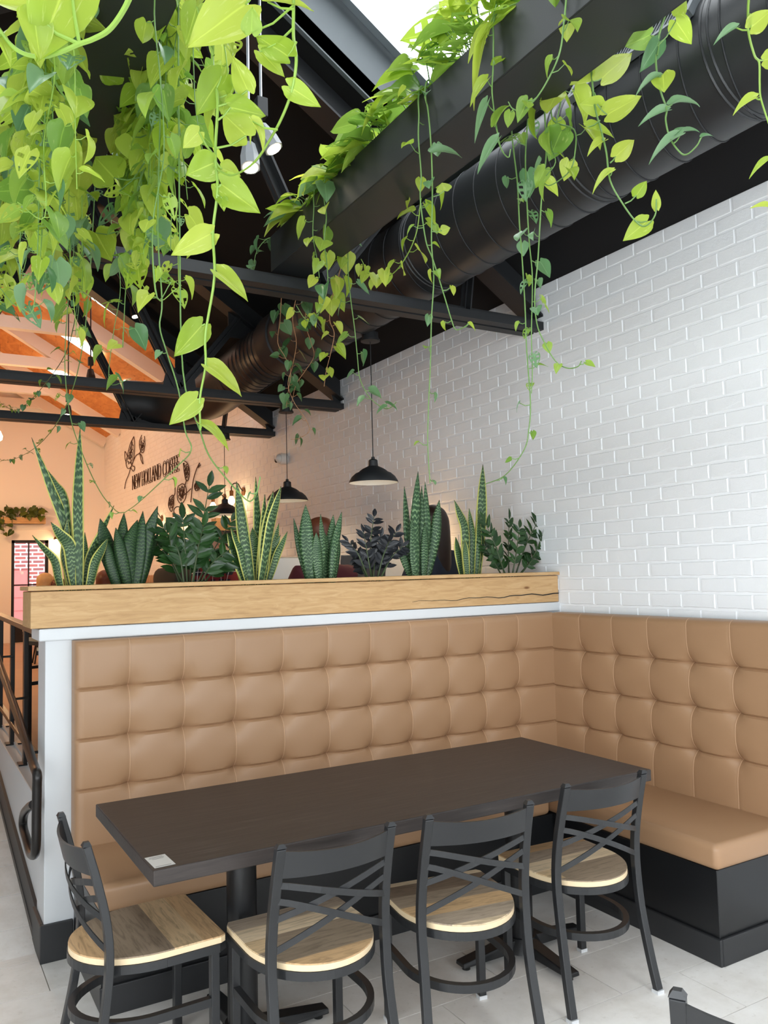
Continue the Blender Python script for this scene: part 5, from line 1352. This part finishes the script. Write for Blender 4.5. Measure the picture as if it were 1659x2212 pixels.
flower('line drawing of a rose spray painted right of the lettering',
       [[(395, 994), (404, 1000), (409, 1015), (407, 1035), (402, 1038), (398, 1020), (396, 1000)], [(403, 1036), (399, 1050), (395, 1060), (392, 1075)],
        [(431, 1000), (424, 1015), (418, 1035), (415, 1055), (412, 1085)], [(431, 1000), (428, 1010), (433, 1004)], [(424, 1040), (430, 1045), (430, 1056), (423, 1060), (420, 1050), (424, 1040)],
        [(385, 1050), (395, 1045), (402, 1055), (401, 1075), (392, 1088), (384, 1080), (383, 1062), (385, 1050)], [(388, 1055), (396, 1060), (393, 1075), (388, 1068)],
        [(372, 1033), (377, 1040), (378, 1065), (374, 1072)], [(366, 1075), (374, 1070), (375, 1090), (370, 1105), (364, 1092), (366, 1075)], [(397, 1070), (406, 1062), (412, 1056)], [(392, 1090), (398, 1100), (396, 1115), (391, 1100)]])

# warm room furniture ---------------------------------------------------------------------
# shelf planter on the far wall
x1 = ony((95, 1125), YF).x
SP = thing('shelf_planter', 'small wooden wall planter box on the far warm wall', 'planter', (x1-.75, YF-.24, ony((95, 1133), YF).z))
MB().box(-.75, .75, 0, .02, 0, .12).build('front_board', 'oak_board', SP); MB().box(-.75, .75, .21, .23, 0, .12).build('back_board', 'oak_board', SP)
MB().box(-.75, -.73, .02, .21, 0, .12).build('end_board', 'oak_board', SP); MB().box(.73, .75, .02, .21, 0, .12).build('end_board', 'oak_board', SP); MB().box(-.73, .73, .02, .21, 0, .09).build('soil', 'soil', SP)
FP = thing('shelf_plant', 'dark leafy plant spilling from the shelf planter on the far wall', 'plant', (x1-.75, YF-.13, SP.location.z+.1)); rr = random.Random(4)
mb = MB()
for i in range(90):
    u = rr.uniform(-.72, .68); low = rr.random() < .4 and u < .2
    e = FP.location+Vector((u, rr.uniform(-.14, .05), rr.uniform(-.45, .0) if low else rr.uniform(.0, .22)))
    if low: e.y = FP.location.y-.15
    put_leaf(FP, rr.choice(LEAF['leaf_far']), e, Vector((rr.uniform(-1, 1), rr.uniform(-.6, 0), rr.uniform(-1, .3))), Vector((rr.uniform(-.4, .4), -.8, .6)), rr.uniform(.09, .15))
    mb.tube([Vector((u*.9, 0, 0)), Vector((u, -.13 if low else 0, .03)), e-FP.location], .004, 4, cap=False)
mb.build('stem', 'stem_dark', FP)
for u in (-.2, .1, .35):
    pass
fb = ony((155, 1165), YF-.03); tag(MB().box(fb.x-.02, fb.x+.02, fb.y, fb.y+.03, fb.z-.07, fb.z+.07).build('fire_alarm', 'red_plastic', bevel=.004), 'small red fire alarm box on the far wall behind the snake plant', 'alarm')
# wall shelf below the farthest pendant
ws = thing('wall_shelf', 'black wall shelf with wooden boxes below the farthest pendant lamp', 'shelf', (XR-.15, 9.75, 2.06))
MB().box(-.15, .14, -.55, .55, 0, .06).build('shelf_board', 'black_paint', ws, bevel=.003)
for s in (-.4, .4): MB().bar((.10, s, -.20), (-.10, s, 0), .02, .02).build('bracket', 'black_paint', ws)
for k, (y, h) in enumerate(((9.5, .16), (9.75, .11), (9.98, .13))):
    q = MB(); q.box(-.09, .09, -.09, .09, 0, .012); q.box(-.09, -.078, -.09, .09, .012, h); q.box(.078, .09, -.09, .09, .012, h); q.box(-.078, .078, -.09, -.078, .012, h); q.box(-.078, .078, .078, .09, .012, h)
    o = tag(q.build('wooden_box', 'oak_board'), ('tallest wooden box on the black wall shelf', 'lowest wooden box, in the middle of the black wall shelf', 'wooden box at the far end of the black wall shelf')[k], 'box'); o.location = (XR-.16, y, 2.1205)
# booth along the brick wall
bo = thing('channel_booth', 'tan booth with vertical channel back along the warm brick wall', 'bench', (XR-.02, 10.2, ZU))
MB().box(-.55, -.12, 0, 5.0, 0, .45).build('booth_seat', 'tan_leather', bo, bevel=.02)
ch = MB()
for k in range(36): ch.lathe([(0, .45), (.065, .45), (.068, 1.16), (.05, 1.20), (0, 1.21)], 12, (-.07, .07+k*.138, 0))
ch.build('channel_back', 'tan_leather', bo, smooth=True)['kind'] = 'stuff'
# high table and stools behind the partition
ht = thing('high_table', 'dark high table behind the oak trough', 'table', (2.50, 5.10, ZU))
MB().box(-.80, .80, -.29, .29, 1.01, 1.05).build('table_top', 'dark_oak', ht, bevel=.004)
for cx in (-.35, .45):
    MB().lathe([(0, .02), (.045, .02), (.045, 1.01), (0, 1.01)], 20, (cx, 0, 0)).build('column', 'table_metal', ht, smooth=True)
    q = MB(); q.box(cx-.25, cx+.25, -.035, .035, 0, .03); q.box(cx-.035, cx+.035, -.25, .25, 0, .03); q.build('base_foot', 'table_metal', ht)
stool = make_chair('bar_stool', 'tall bar stool behind the guard railing, nearest the partition', .76, 1.10, True)
for k, (x, y, a, lab) in enumerate(((0.95, 4.75, 2.6, 'tall cross-back bar stool behind the railing, nearest the partition'), (1.0, 5.5, 2.2, 'tall cross-back bar stool behind the railing, second from the partition'),
                                    (1.02, 6.4, 1.9, 'tall cross-back bar stool behind the railing, third from the partition'), (1.15, 7.6, 2.0, 'tall cross-back bar stool behind the railing, farthest from the partition'),
                                    )):
    c = stool if k == 0 else copy_tree(stool); c.location = (x, y, ZU); c.rotation_euler = (0, 0, a); c['label'] = lab; c['group'] = 'bar stools behind the railing'
ht2 = thing('high_table', 'high table behind the railing near the ramp', 'table', (1.75, 6.2, ZU))
MB().box(-.35, .35, -1.2, 1.2, 1.01, 1.05).build('table_top', 'dark_oak', ht2, bevel=.004)
for cy in (-.8, .8):
    MB().lathe([(0, .02), (.045, .02), (.045, 1.01), (0, 1.01)], 20, (0, cy, 0)).build('column', 'table_metal', ht2, smooth=True)
    q = MB(); q.box(-.25, .25, cy-.035, cy+.035, 0, .03); q.box(-.035, .035, cy-.25, cy+.25, 0, .03); q.build('base_foot', 'table_metal', ht2)
fc = copy_tree(chair); fc.location = (ony((58, 1310), 15.4).x+.2, 15.4, ZU); fc.rotation_euler = (0, 0, -1.7); fc['label'] = 'black cross-back chair in front of the far glazed door'; fc['group'] = 'cross-back dining chairs'

# ================================================================== PEOPLE (seated behind the trough)
def skin_obj(name, chain, mat, parent, smooth_lv=2):
    """chain: dict key -> (pos, radius, parent key)"""
    bm = bmesh.new(); lay = bm.verts.layers.skin.verify(); idx = {}
    for i, (k, (p, r, par)) in enumerate(chain.items()):
        v = bm.verts.new(p); rv = r if isinstance(r, tuple) else (r, r); v[lay].radius = rv; v[lay].use_root = (i == 0); idx[k] = v
        if par is not None: bm.edges.new((idx[par], v))
    me = bpy.data.meshes.new(name); bm.to_mesh(me); bm.free(); me.materials.append(M[mat])
    o = bpy.data.objects.new(name, me); COL.objects.link(o); o.parent = parent
    s = o.modifiers.new('skin', 'SKIN'); s.use_smooth_shade = True
    u = o.modifiers.new('subdivision', 'SUBSURF'); u.levels = smooth_lv; u.render_levels = smooth_lv
    return o
def person(label, hip, yaw, shirt, hair, style, headz=0.0, lean=0.0, k=1.0):
    t = thing('person', label, 'person', hip, yaw); S = lambda *p: Vector(p)*k
    ln = lean
    def arm(s, pre, g):
        return {pre+'sh': (S(s*.17, .01+ln*.8, .455), .060*k*g, 'chest'), pre+'el': (S(s*.235, .10+ln, .22), .045*k*g, pre+'sh'), pre+'wr': (S(s*.15, .34+ln, .26), .032*k*g, pre+'el')}
    body = {'pelvis': (S(0, 0, .04), .135*k, None), 'waist': (S(0, .0+ln*.3, .22), .115*k, 'pelvis'), 'chest': (S(0, .0+ln*.7, .42), (.135*k, .105*k), 'waist'),
            'neck': (S(0, .02+ln, .53), .052*k, 'chest'), 'jaw': (S(0, .045+ln*1.1, .60+headz), .062*k, 'neck'), 'face': (S(0, .045+ln*1.15, .68+headz), .083*k, 'jaw'), 'crown': (S(0, .03+ln*1.15, .765+headz), .070*k, 'face')}
    for s, pre in ((-1, 'l'), (1, 'r')):
        body.update(arm(s, pre, 1.0))
        body[pre+'ha'] = (S(s*.12, .40+ln, .25), (.036*k, .018*k), pre+'wr'); body[pre+'fi'] = (S(s*.10, .48+ln, .235), (.030*k, .012*k), pre+'ha')
        body[pre+'hp'] = (S(s*.10, .05, .02), .095*k, 'pelvis'); body[pre+'kn'] = (S(s*.11, .44, .03), .068*k, pre+'hp'); body[pre+'an'] = (S(s*.11, .40, -.38), .042*k, pre+'kn'); body[pre+'to'] = (S(s*.11, .52, -.42), .035*k, pre+'an')
    b = skin_obj('body', body, 'skin', t)
    # face features
    c = S(0, .045+ln*1.15, .68+headz); fm = MB()
    nz = MB().tube([c+S(0, .082, .03), c+S(0, .108, -.012), c+S(0, .086, -.022)], [.006*k, .013*k, .008*k], 8).build('nose', 'skin', t, smooth=True)
    for s in (-1, 1):
        MB().lathe([(0, -.008*k), (.010*k, 0), (0, .006*k)], 10, tuple(c+S(s*.032, .076, .018)), 'y').build('eye', 'lens_black', t, smooth=True)
        MB().lathe([(0, -.012*k), (.026*k, -.004*k), (.028*k, .006*k), (0, .010*k)], 12, tuple(c+S(s*.086, -.005, .0)), 'x').build('ear', 'skin', t, smooth=True)
    MB().tube([c+S(-.022, .078, -.045), c+S(0, .086, -.047), c+S(.022, .078, -.045)], .005*k, 6).build('mouth', 'hair_auburn', t, smooth=True)
    # clothing: a looser shell over trunk and arms
    cl = {'pelvis': (S(0, -.005, .02), .150*k, None), 'waist': (S(0, .0+ln*.3, .22), .140*k, 'pelvis'), 'chest': (S(0, .0+ln*.7, .42), (.160*k, .125*k), 'waist'), 'neck': (S(0, .015+ln*.95, .505), .072*k, 'chest')}
    for s, pre in ((-1, 'l'), (1, 'r')): cl.update(arm(s, pre, 1.35))
    skin_obj('sweater' if shirt == 'maroon' else 'shirt', cl, shirt, t)
    tr_ = {'pelvis': (S(0, 0, .0), .15*k, None)}
    for s, pre in ((-1, 'l'), (1, 'r')):
        tr_[pre+'hp'] = (S(s*.10, .06, .015), .108*k, 'pelvis'); tr_[pre+'kn'] = (S(s*.11, .45, .03), .080*k, pre+'hp'); tr_[pre+'an'] = (S(s*.11, .40, -.34), .058*k, pre+'kn')
    skin_obj('trousers', tr_, 'denim', t)
    # hair: a cap that may fall down the back
    mb = MB(); n = 28; rows = []
    hc = c+S(0, -.012, .022)
    long_ = {'short': -.045, 'bob': -.16, 'long': -.62}[style]
    vs = []; m = 18
    for i in range(m+1):
        f = i/m
        for j in range(n):
            a = 2*math.pi*j/n; front = max(0.0, math.sin(a))          # +y is the face
            if f < .5:
                th = math.pi*f; r = .112*math.sin(th); z = .110*math.cos(th)
            else:
                g = (f-.5)/.5; r = .112*(1-.10*g if style != 'long' else 1+.18*math.sin(g*2.6)-.25*g); z = long_*g
            lift = front**.7*(max(0, f-.33)/.67)                       # open the front over the face
            z2 = z*(1-lift)+.055*lift
            w = 1+.02*math.sin(j*7+i)
            vs.append(hc+S(r*math.cos(a)*w*1.0, r*math.sin(a)*w*1.05-(.03*(f-.5) if f > .5 and style == 'long' else 0), z2))
    for i in range(m):
        for j in range(n): mb.f.append((i*n+j, i*n+(j+1) % n, (i+1)*n+(j+1) % n, (i+1)*n+j))
    mb.v = [tuple(v) for v in vs]
    h = mb.build('hair', hair, t, smooth=True); s_ = h.modifiers.new('thickness', 'SOLIDIFY'); s_.thickness = .012; s_.offset = 1
    return t
hA = ony((940, 1102), 4.46)      # top of the head of the long haired person
person('person with long dark straight hair seated behind the slim snake plant', (hA.x, 4.46, hA.z-.775), math.radians(20), 'denim', 'hair_dark', 'long')
hB = ony((705, 1126), 4.45)
person('person in a maroon sweater seated behind the compact snake plant', (hB.x, 4.45, hB.z-.78), math.radians(8), 'maroon', 'hair_auburn', 'short', lean=.03)
hC = ony((478, 1150), 7.1)
person('person in a red plaid flannel shirt seated behind the bushy snake plant', (hC.x, 7.1, hC.z-.78), math.radians(120), 'plaid_flannel', 'hair_brown', 'short', lean=.06)
hD = ony((366, 1165), 7.6)
person('person in a dark grey-brown jacket seated behind the zz plant', (hD.x, 7.6, hD.z-.78), math.radians(-70), 'jacket', 'hair_brown', 'short', lean=.03)
hE = ony((92, 1245), 12.6)
person('blonde person in profile seated at the left end, far back', (hE.x, 12.6, hE.z-.76), math.radians(-85), 'cream_paint', 'hair_blonde', 'bob')
hF = ony((122, 1252), 13.4)
person('person with brown hair half hidden by the tallest snake plant', (hF.x, 13.4, hF.z-.78), math.radians(-60), 'denim', 'hair_brown', 'bob')
hG = ony((222, 1240), 10.6)
person('person with auburn hair in front of the tan channel booth', (hG.x, 10.6, hG.z-.76), math.radians(-75), 'jacket', 'hair_auburn', 'bob')
# seats that carry them
for k, (p, lab) in enumerate(((hA, 'stool under the person with long dark hair'), (hB, 'stool under the person in maroon'))):
    y = (4.46, 4.45)[k]; zt_ = (hA.z-.775, hB.z-.78)[k]-.145
    s = thing('backless_stool', 'round black '+lab, 'stool', (p.x, y, ZU)); h = zt_-ZU
    MB().lathe([(0, h), (.17, h), (.18, h-.02), (.17, h-.04), (0, h-.04)], 28).build('seat', 'base_black', s, smooth=True)
    for a in range(4): MB().tube([(.10*math.cos(a*1.57+.8), .10*math.sin(a*1.57+.8), h-.04), (.18*math.cos(a*1.57+.8), .18*math.sin(a*1.57+.8), 0)], .012, 8).build('leg', 'chair_metal', s)
for k, (p, y, zz_) in enumerate(((hC, 7.1, hC.z-.78), (hD, 7.6, hD.z-.78), (hE, 12.6, hE.z-.76), (hF, 13.4, hF.z-.78), (hG, 10.6, hG.z-.76))):
    s = thing('backless_stool', 'low round black stool under the person in the red plaid shirt|low round black stool under the person in the jacket|low stool under the blonde person|low stool under the half hidden person|low stool under the person with auburn hair'.split('|')[k], 'stool', (p.x, y, ZU)); h = max(.2, zz_-.145-ZU)
    MB().lathe([(0, h), (.17, h), (.18, h-.02), (.17, h-.04), (0, h-.04)], 24).build('seat', 'base_black', s, smooth=True)
    for a in range(4): MB().tube([(.10*math.cos(a*1.57+.8), .10*math.sin(a*1.57+.8), h-.04), (.16*math.cos(a*1.57+.8), .16*math.sin(a*1.57+.8), 0)], .012, 8).build('leg', 'chair_metal', s)
# laptops on the high table
def laptop(label, px, y, yaw, w=.34, screen='laptop_grey', inner='screen_paper'):
    c = ony(px, y); t = thing('laptop', label, 'laptop', (c.x, y, ZU+1.0505), yaw)
    MB().box(-w/2, w/2, -.12, .12, 0, .014).build('base', 'laptop_grey', t, bevel=.004)
    mb = MB(); a = math.radians(14); h = .235
    def q(x, d, z): return (x, .12+math.sin(a)*z+d*math.cos(a), .016+math.cos(a)*z-d*math.sin(a))
    mb.hexa([q(-w/2, 0, 0), q(w/2, 0, 0), q(w/2, .006, 0), q(-w/2, .006, 0), q(-w/2, 0, h), q(w/2, 0, h), q(w/2, .006, h), q(-w/2, .006, h)]); mb.build('lid', screen, t, bevel=.003)
    mb = MB(); mb.hexa([q(-w/2+.01, -.0012, .012), q(w/2-.01, -.0012, .012), q(w/2-.01, -.0002, .012), q(-w/2+.01, -.0002, .012), q(-w/2+.01, -.0012, h-.01), q(w/2-.01, -.0012, h-.01), q(w/2-.01, -.0002, h-.01), q(-w/2+.01, -.0002, h-.01)]); mb.build('screen', inner, t)
    return t
laptop('silver grey laptop lid seen from behind, left of the black zz plant', (765, 1235), 5.02, math.radians(175))
laptop('open laptop with a pale screen facing the long haired person', (858, 1235), 4.96, math.radians(-8))
laptop('open laptop with a pale screen left of the person in maroon', (640, 1235), 5.06, math.radians(6), .36)
